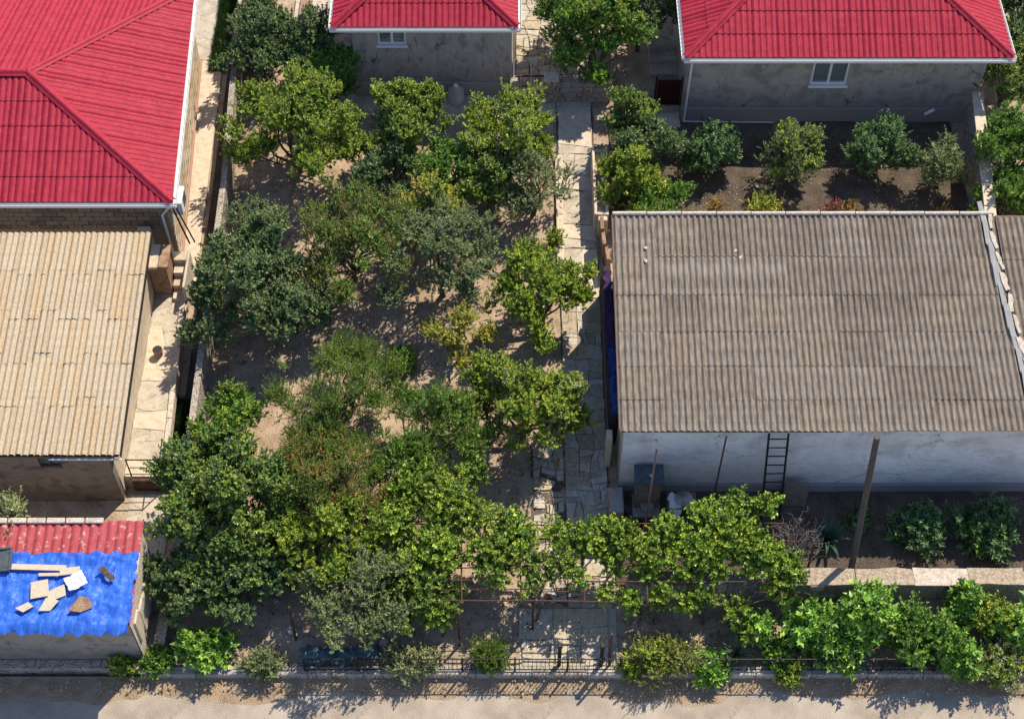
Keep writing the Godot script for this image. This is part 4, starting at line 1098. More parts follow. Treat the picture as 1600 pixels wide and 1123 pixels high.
func shed() -> void:
	var t := thing("shed", "low shed with old red tin roof half under a blue tarpaulin", "shed", Vector3(-13, 0, 8.6))
	var o := -t.position
	front_wall(t, "wall", -18 + o.x, -10.05 + o.x, 10.2 + o.z, -.1, 2.36, wall_mat(108, Color(.34, .32, .29), Color(.10, .09, .085), .5, .35, .5), Rect2(-12.55 + o.x, 1.86, .24, .17))
	part(t, "hollow", one(o + Vector3(-11.95, 1.86, 10.195), o + Vector3(-11.1, 2.06, 10.207)), M.dark_in)
	part(t, "inside", one(o + Vector3(-12.7, 1.7, 9.85), o + Vector3(-12.2, 2.2, 9.87)), M.dark_in)
	var b := MB.new()
	b.quad(o + Vector3(-10.02, -.1, 10.19), o + Vector3(-10.02, -.1, 7.55), o + Vector3(-10.02, 2.70, 7.55), o + Vector3(-10.02, 2.40, 10.19))
	b.quad(o + Vector3(-10.3, -.1, 7.55), o + Vector3(-10.3, -.1, 9.95), o + Vector3(-10.3, 2.4, 9.95), o + Vector3(-10.3, 2.66, 7.55))
	b.quad(o + Vector3(-10.02, -.1, 7.55), o + Vector3(-18, -.1, 7.55), o + Vector3(-18, 2.7, 7.55), o + Vector3(-10.02, 2.7, 7.55))
	part(t, "wall", b.mesh(), M.whitewash)
	var r := RandomNumberGenerator.new(); r.seed = 5
	for k in 5:
		var pz := 7.95 + k * .46
		var bl := MB.new()
		bl.slab(PackedVector2Array([Vector2(-.2, -.5), Vector2(.22, -.55 + r.randf() * .2), Vector2(.21, .3 + r.randf() * .3), Vector2(-.05, .6), Vector2(-.22, .35)]), 0, .05, .012)
		part(t, "plaster_slab", bl.mesh(), M.whitewash if k % 2 else M.pale_wall, Transform3D(Basis(Vector3.BACK, Vector3.UP, Vector3.RIGHT) * Basis(Vector3.RIGHT, PI / 2) * Basis(Vector3.UP, r.randf_range(-.08, .08)), o + Vector3(-10.015, 1.25 + r.randf_range(-.25, .2), pz)))
	part(t, "plinth", one(o + Vector3(-18, -.3, 10.2), o + Vector3(-10.13, .14, 10.5), .03), M.old_wall)
	var top := o + Vector3(-9.93, 2.80, 7.42); var low := o + Vector3(-9.93, 2.45, 10.36)
	var v := (low - top).normalized(); var L := top.distance_to(low); var nrm := v.cross(Vector3.RIGHT).normalized()
	var roof := part(t, "roof", one(Vector3(-8, -.06, .02), Vector3(-.02, -.02, L - .03)), M.wood, Transform3D(Basis(Vector3.RIGHT, nrm, v), top))
	var pitch := .24
	for i in 8:
		var sh := corr(pitch * 4, pitch, .06, L, .0, true, 8, .01, i)
		part(roof, "tin_sheet", sh, M.red_old, at(Vector3(-pitch * 4 * (i + 1) + .0, .0 + .006 * (i % 2), r.randf_range(-.03, .02))))
	for i in 7: part(roof, "ridge_tile", one(Vector3(-1.06 - i * .52 - .49, .05, -.06), Vector3(-1.06 - i * .52, .12, .1), .02), M.whitewash)
	part(roof, "edge_tile", one(Vector3(-.16, .055, .95), Vector3(.03, .095, 1.55), .015), M.whitewash)
	var F := Transform3D(Basis(Vector3.RIGHT, nrm, v), t.position + top)
	var lay := func(called: String, label: String, cat: String, x: float, z: float, y: float, turn: float, tilt := 0.0) -> Node3D:
		var q := thing(called, label, cat, F * Vector3(x, y, z))
		q.basis = F.basis * Basis(Vector3.UP, turn) * Basis(Vector3.RIGHT, tilt)
		return q
	var tp: Node3D = lay.call("tarpaulin", "crumpled bright blue tarpaulin spread over the shed roof", "tarpaulin", -2.3, 2.02, .06, .0)
	part(tp, "sheet", cloth(170, 80, 4.6, 2.10, .095, 61, .05, .09), M.tarp)
	var plank := func(x: float, z: float, l: float, w: float, turn: float, label: String) -> void:
		var q: Node3D = lay.call("board", label, "board", x, z, .225, turn, .03)
		part(q, "plank", one(Vector3(-l * .5, 0, -w * .5), Vector3(l * .5, .035, w * .5), .006), M.board)
	plank.call(-2.55, 1.42, 1.45, .16, -.03, "longest pale plank lying across the blue tarpaulin")
	plank.call(-2.25, 1.62, .55, .09, .02, "thin pale batten just below the long plank on the tarpaulin")
	plank.call(-1.72, 1.52, .52, .20, .12, "short pale board at the right end of the long plank")
	var sheet := func(x: float, z: float, pts: Array, turn: float, label: String, m: Material) -> void:
		var q: Node3D = lay.call("board", label, "board", x, z, .225, turn, .05)
		var bl := MB.new(); bl.slab(PackedVector2Array(pts), 0, .03, .006)
		part(q, "panel", bl.mesh(), m)
	sheet.call(-2.42, 2.02, [Vector2(-.24, -.22), Vector2(.2, -.24), Vector2(.22, .22), Vector2(-.26, .24)], .15, "square pale board in the middle of the blue tarpaulin", M.board)
	sheet.call(-1.98, 2.10, [Vector2(-.26, -.02), Vector2(.2, -.2), Vector2(.24, .12), Vector2(-.2, .26)], .1, "slanted pale board right of the square board on the tarpaulin", M.board)
	sheet.call(-2.78, 2.50, [Vector2(-.22, .05), Vector2(.1, -.12), Vector2(.26, .0), Vector2(0, .16)], 0, "small broken pale slab lowest left on the blue tarpaulin", M.board)
	sheet.call(-2.18, 2.46, [Vector2(-.2, .16), Vector2(-.05, -.2), Vector2(.3, -.12), Vector2(.1, .16)], 0, "broken pale slab near the lower edge of the tarpaulin", M.board)
	sheet.call(-1.3, 2.42, [Vector2(-.34, .16), Vector2(-.05, -.2), Vector2(.2, -.14), Vector2(.3, .14), Vector2(0, .24)], .1, "brown stone lump at the lower right of the blue tarpaulin", M.brown_sheet)
	var mt: Node3D = lay.call("rubber_mat", "dark grey mat with raised border at the left of the tarpaulin", "mat", -3.85, 1.25, .23, .12)
	part(mt, "sheet", cloth(20, 12, 1.1, .62, .04, 63, .04), M.mat_grey)
	b = MB.new()
	for s in [[Vector3(-.55, .05, -.3), Vector3(.55, .06, -.3)], [Vector3(-.55, .05, .3), Vector3(.5, .05, .32)], [Vector3(.55, .06, -.3), Vector3(.5, .05, .32)], [Vector3(-.55, .05, -.3), Vector3(-.55, .05, .3)]]: b.pipe(s[0], s[1], .04, 6)
	part(mt, "border", b.mesh(), M.mat_grey)
	var bg: Node3D = lay.call("white_bag", "crumpled white plastic bag lying on the blue tarpaulin", "bag", -1.5, 1.82, .19, .5)
	part(bg, "sheet", cloth(26, 24, .5, .42, .10, 64, .012), M.white_cloth)
	var rg: Node3D = lay.call("rag", "dark brown twisted rag at the right edge of the tarpaulin", "rag", -.72, 1.62, .16, -.7)
	part(rg, "cloth", cloth(22, 10, .5, .16, .12, 65, .02), M.brown_rag)

# ---------------------------------------------------------------- walls, fence, gates
func wall_run(called: String, label: String, pts: Array, th: float, h: float, m: Material, seg: float, sd: int, capm: Material = null) -> Node3D:
	var t := thing(called, label, "wall", Vector3(pts[0].x, 0, pts[0].y))
	var r := RandomNumberGenerator.new(); r.seed = sd
	for k in pts.size() - 1:
		var a: Vector2 = pts[k]; var b: Vector2 = pts[k + 1]
		var l := a.distance_to(b); var n := maxi(1, int(round(l / seg)))
		for i in n:
			var p := a.lerp(b, float(i) / n); var q := a.lerp(b, (i + 1.0) / n)
			var d := (q - p).normalized(); var nn := d.orthogonal() * th * .5
			p += d * .006; q -= d * .006
			var hh := h + r.randf_range(-.05, .05)
			var bb := MB.new()
			var o2: Vector2 = pts[0]
			bb.slab(PackedVector2Array([p + nn - o2, q + nn - o2, q - nn - o2, p - nn - o2]), -.2, hh, .02)
			part(t, "wall_panel", bb.mesh(), m)
			if capm:
				bb = MB.new(); nn *= 1.25
				bb.slab(PackedVector2Array([p + nn - o2, q + nn - o2, q - nn - o2, p - nn - o2]), hh + .003, hh + .06, .012)
				part(t, "coping", bb.mesh(), capm)
	return t

func boundaries() -> void:
	wall_run("boundary_wall", "long weathered concrete panel wall along the left side of the orchard", [Vector2(-9.98, -17.5), Vector2(-9.52, -6), Vector2(-9.40, 3.2), Vector2(-9.50, 6.4)], .2, 1.3, M.old_wall, 2.0, 1)
	wall_run("boundary_wall", "low grey slab wall between the shed and the largest tree", [Vector2(-9.50, 6.45), Vector2(-9.62, 9.9)], .3, .45, M.old_wall, 1.7, 3)
	wall_run("boundary_wall", "shaded plaster wall at the right of the back garden", [Vector2(16.0, -10.25), Vector2(15.22, -2.4)], .3, 1.5, M.old_wall, 2.4, 2, M.pale_wall)
	# low wall in front of the whitewashed house
	var t := thing("garden_wall", "thick low wall with broken pale plaster top in front of the white house", "wall", Vector3(9, 0, 8.1))
	var o := -t.position
	var r := RandomNumberGenerator.new(); r.seed = 4
	part(t, "core", one(o + Vector3(3.2, -.2, 7.92), o + Vector3(18, .93, 8.34), .02), M.wall_grey)
	var x := 7.9
	while x < 17.5:
		var w := r.randf_range(.7, 1.7)
		var b := MB.new()
		var j := func(k: float) -> float: return r.randf_range(-k, k)
		b.slab(PackedVector2Array([Vector2(x + j.call(.02), 7.88 + j.call(.05)), Vector2(x + w * .3, 7.87 + j.call(.04)), Vector2(x + w * .7, 7.86 + j.call(.04)), Vector2(x + w - .01, 7.88 + j.call(.05)), Vector2(x + w + j.call(.03), 8.1), Vector2(x + w - .01, 8.37 + j.call(.04)), Vector2(x + w * .6, 8.385 + j.call(.03)), Vector2(x + w * .3, 8.37 + j.call(.04)), Vector2(x, 8.38 + j.call(.03))]), .934, .975 + r.randf_range(-.012, .02), .007)
		part(t, "plaster_slab", b.mesh(), [M.whitewash, M.worn, M.worn][r.randi() % 3], at(o))
		x += w + (r.randf_range(.02, .12) if r.randf() < .3 else .004)
	# rough stones in its face under the vines
	x = 3.25
	for row in 3:
		x = 3.25 + row * .2
		while x < 8.3:
			var w := r.randf_range(.42, .95)
			var hh := .29
			var b := MB.new(); b.box(Transform3D.IDENTITY, Vector3(w - .03, hh - .03, .12), .02)
			part(t, "stone", b.mesh(), [M.old_wall, M.wall_grey, M.slab][r.randi() % 3], Transform3D(Basis(Vector3.BACK, r.randf_range(-.02, .02)), o + Vector3(x + w * .5, .12 + hh * (row + .5), 8.35 + r.randf_range(0, .03))))
			x += w
	# planter trough beside the path
	t = thing("planter", "tall narrow plaster planter trough with dry plants beside the path", "planter", Vector3(2.95, 0, -6.6))
	part(t, "side", one(Vector3(-.25, 0, -1.5), Vector3(-.16, 1.0, 1.45), .015), M.pale_wall)
	part(t, "side", one(Vector3(.12, 0, -1.5), Vector3(.22, .98, 1.45), .015), M.pale_wall)
	part(t, "side", one(Vector3(-.158, 0, 1.33), Vector3(.118, .97, 1.44), .015), M.pale_wall)
	part(t, "side", one(Vector3(-.158, 0, -1.49), Vector3(.118, .97, -1.4), .015), M.pale_wall)
	part(t, "earth", one(Vector3(-.157, 0, -1.39), Vector3(.117, .86, 1.32)), M.soil)
	foliage(t, "dry_plants", [[Vector3(0, .95, -.9), .14], [Vector3(0, .95, -.2), .12], [Vector3(0, .93, .5), .12], [Vector3(.1, .98, -.55), .16]], "dry", 40, r, .6)
	t = thing("brown_fence", "rusty brown sheet fence piece below the planter trough", "fence", Vector3(2.98, 0, -4.2))
	part(t, "post", one(Vector3(-.16, 0, -.95), Vector3(.14, .92, -.75), .02), M.pale_wall)
	for k in 3: part(t, "sheet", one(Vector3(-.06 + k * .03, 0, -.72 + k * .55), Vector3(-.02 + k * .03 + .08, 1.15 - k * .12, -.2 + k * .55), .012), M.brown_sheet, Transform3D(Basis(Vector3.UP, .06 * k) * Basis(Vector3.BACK, .05), Vector3.ZERO))
	t = thing("wire_fence", "thin weathered fence line between path and white house", "fence", Vector3(2.82, 0, .6))
	for k in 5: part(t, "post", one(Vector3(-.025, 0, -3.0 + k * 1.55 - .025), Vector3(.025, 1.1, -3.0 + k * 1.55 + .025), .006), M.wood)
	part(t, "rail", one(Vector3(-.02, 1.05, -3.05), Vector3(.02, 1.1, 3.25), .008), M.wood)
	part(t, "rail", one(Vector3(-.015, .5, -3.05), Vector3(.015, .54, 3.25), .008), M.wood)
	part(t, "end_board", one(Vector3(-.08, 0, 3.0), Vector3(.10, 1.5, 3.35), .02), M.board)
	t = thing("covered_stack", "stack under purple and blue tarpaulins against the white house side", "stack", Vector3(2.98, 0, .4))
	part(t, "crates", one(Vector3(-.12, 0, -3.0), Vector3(.13, 1.45, 2.7), .03), M.dark_in)
	part(t, "purple_tarpaulin", cloth(10, 60, .24, 4.0, .14, 71, .03), M.purple_tarp, Transform3D(Basis.IDENTITY, Vector3(.0, 1.46, -.6)))
	part(t, "blue_tarpaulin", cloth(10, 40, .26, 2.4, .16, 72, .03), M.navy_tarp, Transform3D(Basis.IDENTITY, Vector3(.04, 1.49, 1.6)))
	# kerb stones on the orchard side of the path
	t = thing("path_kerb", "raised pale kerb stones along the orchard side of the path", "kerb", Vector3(1.58, 0, -6))
	for k in 8:
		var z0 := -2.6 + k * .68
		part(t, "kerb_stone", one(Vector3(-.10, -.1, z0), Vector3(.13 + (.2 if k > 6 else 0.0), .16, z0 + .665), .015), M.pale_wall)
	# roadside retaining wall with iron fence
	t = thing("roadside_wall", "low concrete retaining wall along the road", "wall", Vector3(0, 0, 10.55))
	for k in 18:
		var xa := -10.1 + k * 1.52
		if xa > 17: break
		var b := MB.new()
		b.boxm(Vector3(xa, -.3, -.14), Vector3(xa + 1.505, .16 + r.randf_range(-.015, .015), .13), .025)
		part(t, "wall_block", b.mesh(), [M.old_wall, M.slab, M.wall_grey][r.randi() % 3])
	t = thing("iron_fence", "low black iron bar fence standing on the roadside wall", "fence", Vector3(0, .16, 10.55))
	var zz := .0
	for k in 16:
		var xa := -5.6 + k * 1.42
		part(t, "post", one(Vector3(xa - .025, -.05, zz - .025), Vector3(xa + .025, .80, zz + .025), .004), M.iron)
		if k == 15: break
		var b := MB.new()
		b.boxm(Vector3(xa + .027, .70, zz - .012), Vector3(xa + 1.393, .73, zz + .012)); b.boxm(Vector3(xa + .027, .06, zz - .012), Vector3(xa + 1.393, .09, zz + .012))
		part(t, "rails", b.mesh(), M.iron)
		b = MB.new()
		for q in 11: b.boxm(Vector3(xa + .12 + q * .115, .092, zz - .007), Vector3(xa + .134 + q * .115, .698, zz + .007))
		part(t, "bars", b.mesh(), M.iron).set_meta("kind", "stuff")
	for s in [[1.28, .0], [2.42, .0]]:
		var gp := thing("gate_post", "rusty iron gate post at the %s of the front gate" % ("left" if s[0] < 2 else "right"), "post", Vector3(s[0], .0, 10.35))
		part(gp, "shaft", one(Vector3(-.05, 0, -.05), Vector3(.05, 1.25, .05), .008), M.iron)
		part(gp, "finial", one(Vector3(-.075, 1.253, -.075), Vector3(.075, 1.33, .075), .02), M.iron)
	# gate of the small house and the wall beside it
	t = thing("gate", "small rusty framed gate with bars beside the small grey house", "gate", Vector3(0.66, 0.00, -11.52))
	b_frame(t, 1.0, 1.1)
	t = thing("gate_pillar", "grey plaster pillar right of the rusty framed gate", "pillar", Vector3(1.39, 0.00, -11.43))
	part(t, "shaft", one(Vector3(-.24, 0, -.2), Vector3(.24, 1.05, .2), .02), M.old_wall)
	part(t, "cap", one(Vector3(-.27, 1.053, -.23), Vector3(.27, 1.12, .23), .02), M.pale_wall)
	t = thing("gate_pillar", "narrow pillar left of the rusty framed gate at the house corner", "pillar", Vector3(0.07, 0.00, -11.43))
	part(t, "shaft", one(Vector3(-.13, 0, -.15), Vector3(.13, 1.05, .15), .02), M.old_wall)
	t = thing("yard_wall", "dark low block wall between gate pillar and the dark red gate", "wall", Vector3(2.46, 0.00, -11.40))
	for row in 4:
		var x2 := -1.05 + (row % 2) * -.0
		while x2 < .98:
			var w := r.randf_range(.3, .5)
			part(t, "block", one(Vector3(x2 + .006, row * .24, -.12 + r.randf_range(-.01, .01)), Vector3(minf(x2 + w, 1.05) - .006, row * .24 + .23, .12), .015), [M.old_wall, M.wall_grey][r.randi() % 2])
			x2 += w
	t = thing("metal_gate", "dark red sheet metal gate beside the wide red roofed house", "gate", Vector3(5.50, 0.00, -11.14))
	part(t, "leaf", one(Vector3(-.4, .05, -.02), Vector3(.42, 1.25, .02), .01), M.dark_red)
	for x3 in [-.45, .47]: part(t, "post", one(Vector3(x3 - .035, 0, -.035), Vector3(x3 + .035, 1.4, .035), .01), M.iron)
	for k in 3: part(t, "rib", one(Vector3(-.38, .2 + k * .4, .021), Vector3(.4, .24 + k * .4, .035), .004), M.dark_red)
	t = thing("side_steps", "grey concrete steps at the left side of the wide red roofed house", "steps", Vector3(5.47, 0.00, -13.00))
	for k in 3: part(t, "step", one(Vector3(-.5, 0, -1.2 + k * .55), Vector3(.55, .54 - k * .18, -.66 + k * .55), .015), M.concrete)
	t = thing("concrete_pad", "pale concrete pad in the shade at the left of the wide house", "slab", Vector3(5.41, 0.00, -10.35))
	part(t, "slab", one(Vector3(-.45, -.1, -.35), Vector3(.5, .1, .35), .02), M.concrete)
	t = thing("masonry_stove", "small block outdoor stove with sunlit brown top at the top left", "stove", Vector3(-7.53, 0.00, -15.03))
	part(t, "body", one(Vector3(-.3, 0, -.7), Vector3(.34, .85, .2), .03), M.whitewash)
	part(t, "top", one(Vector3(-.27, .853, -.66), Vector3(.2, .92, .17), .02), M.brown_sheet)
	t = thing("concrete_pad", "grey concrete slab under the small block stove", "slab", Vector3(-7.24, 0.00, -15.31))
	part(t, "slab", one(Vector3(-.9, -.1, -1.5), Vector3(.95, .05, .35), .02), M.concrete)

func b_frame(t: Node3D, w: float, h: float) -> void:
	var b := MB.new()
	for x in [-w * .5, w * .5]: b.boxm(Vector3(x - .03, .06, -.03), Vector3(x + .03, h, .03), .006)
	b.boxm(Vector3(-w * .5 + .031, h - .06, -.028), Vector3(w * .5 - .031, h, .028), .006); b.boxm(Vector3(-w * .5 + .031, .06, -.028), Vector3(w * .5 - .031, .12, .028), .006)
	part(t, "frame", b.mesh(), M.rust)
	for k in 8:
		var x := -w * .5 + w * (k + 1) / 9.0
		part(t, "bar", one(Vector3(x - .008, .122, -.008), Vector3(x + .008, h - .062, .008)), M.iron)
	part(t, "cross_bar", one(Vector3(-w * .5 + .033, .55, -.02), Vector3(w * .5 - .033, .58, -.009)), M.rust)

# ---------------------------------------------------------------- small things
func yard_things() -> void:
	var r := RandomNumberGenerator.new(); r.seed = 9
	# tall leaning pole
	var t := thing("pole", "tall weathered wooden pole leaning behind the low plaster wall", "pole", Vector3(9.55, 0, 7.72))
	var top: Vector3 = Vector3(9.36, 5.83, 6.70) - t.position
	var b := MB.new()
	b.tube(PackedVector3Array([Vector3(0, -.1, 0), top * .5, top]), PackedFloat32Array([.095, .088, .082]), 14, false)
	part(t, "shaft", b.mesh(), M.grey_wood)
	b = MB.new(); b.tube(PackedVector3Array([top - top.normalized() * .03, top + top.normalized() * .004]), PackedFloat32Array([.078, .078]), 14)
	part(t, "cut_end", b.mesh(), M.grey_wood)
	# thin posts by the house
	for d in [[Vector3(3.85, 4.37, 6.15), M.pink_pipe, "thin rusty pole in front of the outdoor stove cabinet"], [Vector3(2.69, 2.83, 6.45), M.pink_pipe, "thin rusty pole at the left corner of the white house"], [Vector3(5.85, 3.72, 5.30), M.rust, "thin dark pole left of the ladder"]]:
		var p: Vector3 = d[0]
		t = thing("iron_pole", d[2], "pole", Vector3(p.x - .06, 0, p.z + .2), "")
		b = MB.new(); b.pipe(Vector3(0, -.1, 0), p - t.position, .026, 8)
		part(t, "tube", b.mesh(), d[1])
		part(t, "cap", one(p - t.position - Vector3(.03, .01, .03), p - t.position + Vector3(.03, .02, .03), .008), M.iron)
	# ladder leaning on the eave
	t = thing("ladder", "dark wooden ladder leaning against the white house wall", "ladder", Vector3(7.5, 0, 5.75))
	var tp := Vector3(-.12, 3.3, -.82)
	for s in [-.27, .27]:
		b = MB.new(); b.bar(Vector3(s, 0, 0), tp + Vector3(s, 0, 0), .045, .06, .008); part(t, "rail", b.mesh(), M.iron)
	for k in 10:
		var c := tp * (k + .6) / 10.2
		b = MB.new(); b.bar(c + Vector3(-.25, r.randf_range(-.015, .015), 0), c + Vector3(.25, 0, 0), .03, .035, .006)
		part(t, "rung", b.mesh(), M.iron)
	# outdoor stove cabinet
	t = thing("stove_cabinet", "tall rusty grey outdoor cabinet with a basin against the white wall", "cabinet", Vector3(3.91, 0.00, 5.20))
	part(t, "body", one(Vector3(-.36, .1, -.3), Vector3(.36, 1.5, .22), .02), M.cabinet)
	part(t, "top", one(Vector3(-.42, 1.503, -.36), Vector3(.42, 1.58, .28), .02), M.mat_grey)
	part(t, "door", one(Vector3(-.29, .5, .222), Vector3(.29, 1.36, .245), .01), M.cabinet)
	part(t, "foot", one(Vector3(-.40, -.05, -.3), Vector3(.40, .097, .5), .02), M.wall_grey)
	b = MB.new(); b.tube(PackedVector3Array([Vector3(0, .36, .36), Vector3(0, .40, .36), Vector3(0, .46, .36)]), PackedFloat32Array([.10, .17, .20]), 16)
	part(t, "basin", b.mesh(), M.steel)
	b = MB.new(); b.tube(PackedVector3Array([Vector3(.02, 1.58, .05), Vector3(.02, 1.70, .07), Vector3(.06, 1.72, .16), Vector3(.08, 1.66, .2)]), PackedFloat32Array([.02, .02, .02, .02]), 8)
	part(t, "tap", b.mesh(), M.white_paint)
	t = thing("wall_slab", "grey stone slab leaning on the white wall right of the ladder", "slab", Vector3(8.23, 0.00, 5.33))
	part(t, "slab", one(Vector3(-.36, 0, -.1), Vector3(.36, .95, .02), .03), M.cabinet, Transform3D(Basis(Vector3.RIGHT, -.25), Vector3.ZERO))
	t = thing("side_block", "grey concrete block at the left corner of the white house", "block", Vector3(3.03, 0.00, 5.33))
	part(t, "block", one(Vector3(-.26, -.1, -.4), Vector3(.2, .5, .45), .03), M.wall_grey)
	t = thing("wash_table", "small table with a white basin and cloth beside the stove cabinet", "table", Vector3(4.89, 0.00, 5.50))
	for s in [[-.35, -.22], [.35, -.22], [-.35, .22], [.35, .22]]: part(t, "leg", one(Vector3(s[0] - .02, 0, s[1] - .02), Vector3(s[0] + .02, .62, s[1] + .02), .005), M.wood)
	part(t, "top", one(Vector3(-.42, .622, -.28), Vector3(.42, .65, .28), .008), M.cabinet)
	var bs := thing("basin", "white enamel basin standing on the small wash table", "basin", t.position + Vector3(.05, .655, 0))
	b = MB.new(); b.tube(PackedVector3Array([Vector3(0, 0, 0), Vector3(0, .12, 0), Vector3(0, .13, 0), Vector3(0, .03, 0)]), PackedFloat32Array([.17, .27, .25, .15]), 18)
	part(bs, "bowl", b.mesh(), M.white_paint)
	var cl := thing("white_cloth", "white cloth draped over the edge of the wash table", "cloth", t.position + Vector3(-.22, .655, .05))
	part(cl, "sheet", cloth(14, 14, .35, .5, .06, 91, .04, .3), M.white_cloth)
	# pots and rubbish in the shade of the stove
	for k in 5:
		var q := thing("pot", ["small dark pot at the foot of the stove cabinet", "clay pot between stove cabinet and wash table", "small steel pot in front of the wash table", "dark pan under the wash table", "rusty tin left of the stove cabinet"][k], "pot", [Vector3(3.7, .0, 5.95), Vector3(4.65, .0, 5.75), Vector3(5.1, .0, 6.0), Vector3(5.35, 0, 5.45), Vector3(3.25, 0, 5.7)][k])
		b = MB.new(); var rr := .10 + .02 * (k % 3)
		b.tube(PackedVector3Array([Vector3(0, 0, 0), Vector3(0, .16, 0), Vector3(0, .2, 0), Vector3(0, .08, 0)]), PackedFloat32Array([rr * .75, rr, rr * 1.05, rr * .7]), 14)
		part(q, "vessel", b.mesh(), [M.iron, M.rust, M.steel, M.iron, M.rust][k])
	# dead shrub of bare grey twigs
	t = thing("dead_shrub", "bare dead shrub of tangled grey twigs right of the grapevine", "shrub", Vector3(7.95, 0, 7.15))
	b = MB.new()
	limb(b, Vector3(-.1, -.05, .7), Vector3(-.1, 1.0, .1), .03, .018, r, .05)
	for k in 36:
		var a := r.randf() * TAU
		var e := Vector3(cos(a) * r.randf_range(.25, .75), r.randf_range(.9, 1.75), sin(a) * r.randf_range(.25, .75))
		limb(b, Vector3(-.1, r.randf_range(.2, .9), .1), e, .013, .006, r, .16, 5)
		for q in 3:
			var e2 := e + Vector3(r.randf_range(-.3, .3), r.randf_range(-.1, .3), r.randf_range(-.3, .3))
			limb(b, e * r.randf_range(.6, 1.0), e2, .008, .004, r, .15, 4)
	part(t, "twigs", b.mesh(), M.dead_wood)
	# teal plastic sheeting crumpled along the roadside wall
	t = thing("plastic_sheet", "dark teal plastic sheeting crumpled behind the roadside wall", "plastic sheet", Vector3(-4.99, 0.00, 10.14))
	part(t, "sheet", cloth(60, 20, 1.5, .5, .22, 92, .12), M.teal_sheet)
	t = thing("plastic_sheet", "smaller crumple of teal plastic right of the long one", "plastic sheet", Vector3(-3.89, 0.00, 10.03))
	part(t, "sheet", cloth(30, 18, .6, .4, .22, 93, .12), M.teal_sheet)
	# stones lying about in the orchard and by the gate
	var spots := [Vector3(-3.80, 0.00, 9.43), Vector3(-3.53, 0.00, 9.63), Vector3(-4.06, 0.00, 9.57), Vector3(-4.52, 0.00, 9.28), Vector3(-3.19, 0.00, 9.28), Vector3(-2.80, 0.00, 9.42), Vector3(-1.95, 0.00, 9.28), Vector3(0.35, 0.00, 9.76), Vector3(-0.62, 0.00, -3.39), Vector3(-0.11, 0.00, -5.59), Vector3(-5.24, 0.00, -7.46), Vector3(4.49, 0.00, 9.76), Vector3(5.78, 0.00, 10.14), Vector3(7.29, 0.00, 9.95), Vector3(9.62, 0.00, 10.24), Vector3(11.30, 0.00, 9.57), Vector3(-6.12, 0.00, 9.28), Vector3(-6.64, 0.00, 8.40)]
	for k in spots.size():
		var p: Vector3 = spots[k]
		b = MB.new()
		var pts := PackedVector2Array()
		for q in 7:
			var a := TAU * q / 7.0
			pts.append(Vector2(cos(a), sin(a)) * r.randf_range(.08, .17))
		b.slab(pts, -.05, r.randf_range(.05, .13), .035)
		var st := part(self, "stone", b.mesh(), [M.pale_wall, M.slab, M.old_wall][k % 3])
		st.position = p
		tag(st, ["pale stone under the grey green tree by the teal plastic", "pale stone closest to the roadside wall among the pile by the teal plastic", "stone at the left of the small pile near the teal plastic", "stone in the shade left of the small stone pile", "stone right of the small pile under the left end of the pergola", "stone between the small pile and the pergola post", "stone beside the pergola post left of the entrance paving", "loose pale stone at the corner of the entrance paving", "stone on bare soil left of the kerb, near the bright green tree", "stone on bare soil below the young dark tree with bare trunk", "stone in the sunny gap in the upper left of the orchard", "stone in the shade behind the large mixed green shrub", "stone at the right foot of the large mixed green shrub", "stone on the sandy patch right of the yucca", "stone under the tall bright plant below the leaning pole", "stone under the dense plant of the right front bed", "stone in the sun below the lower left trees", "stone on the sunny soil patch right of the largest tree"][k], "stone", "loose stones on the garden soil")

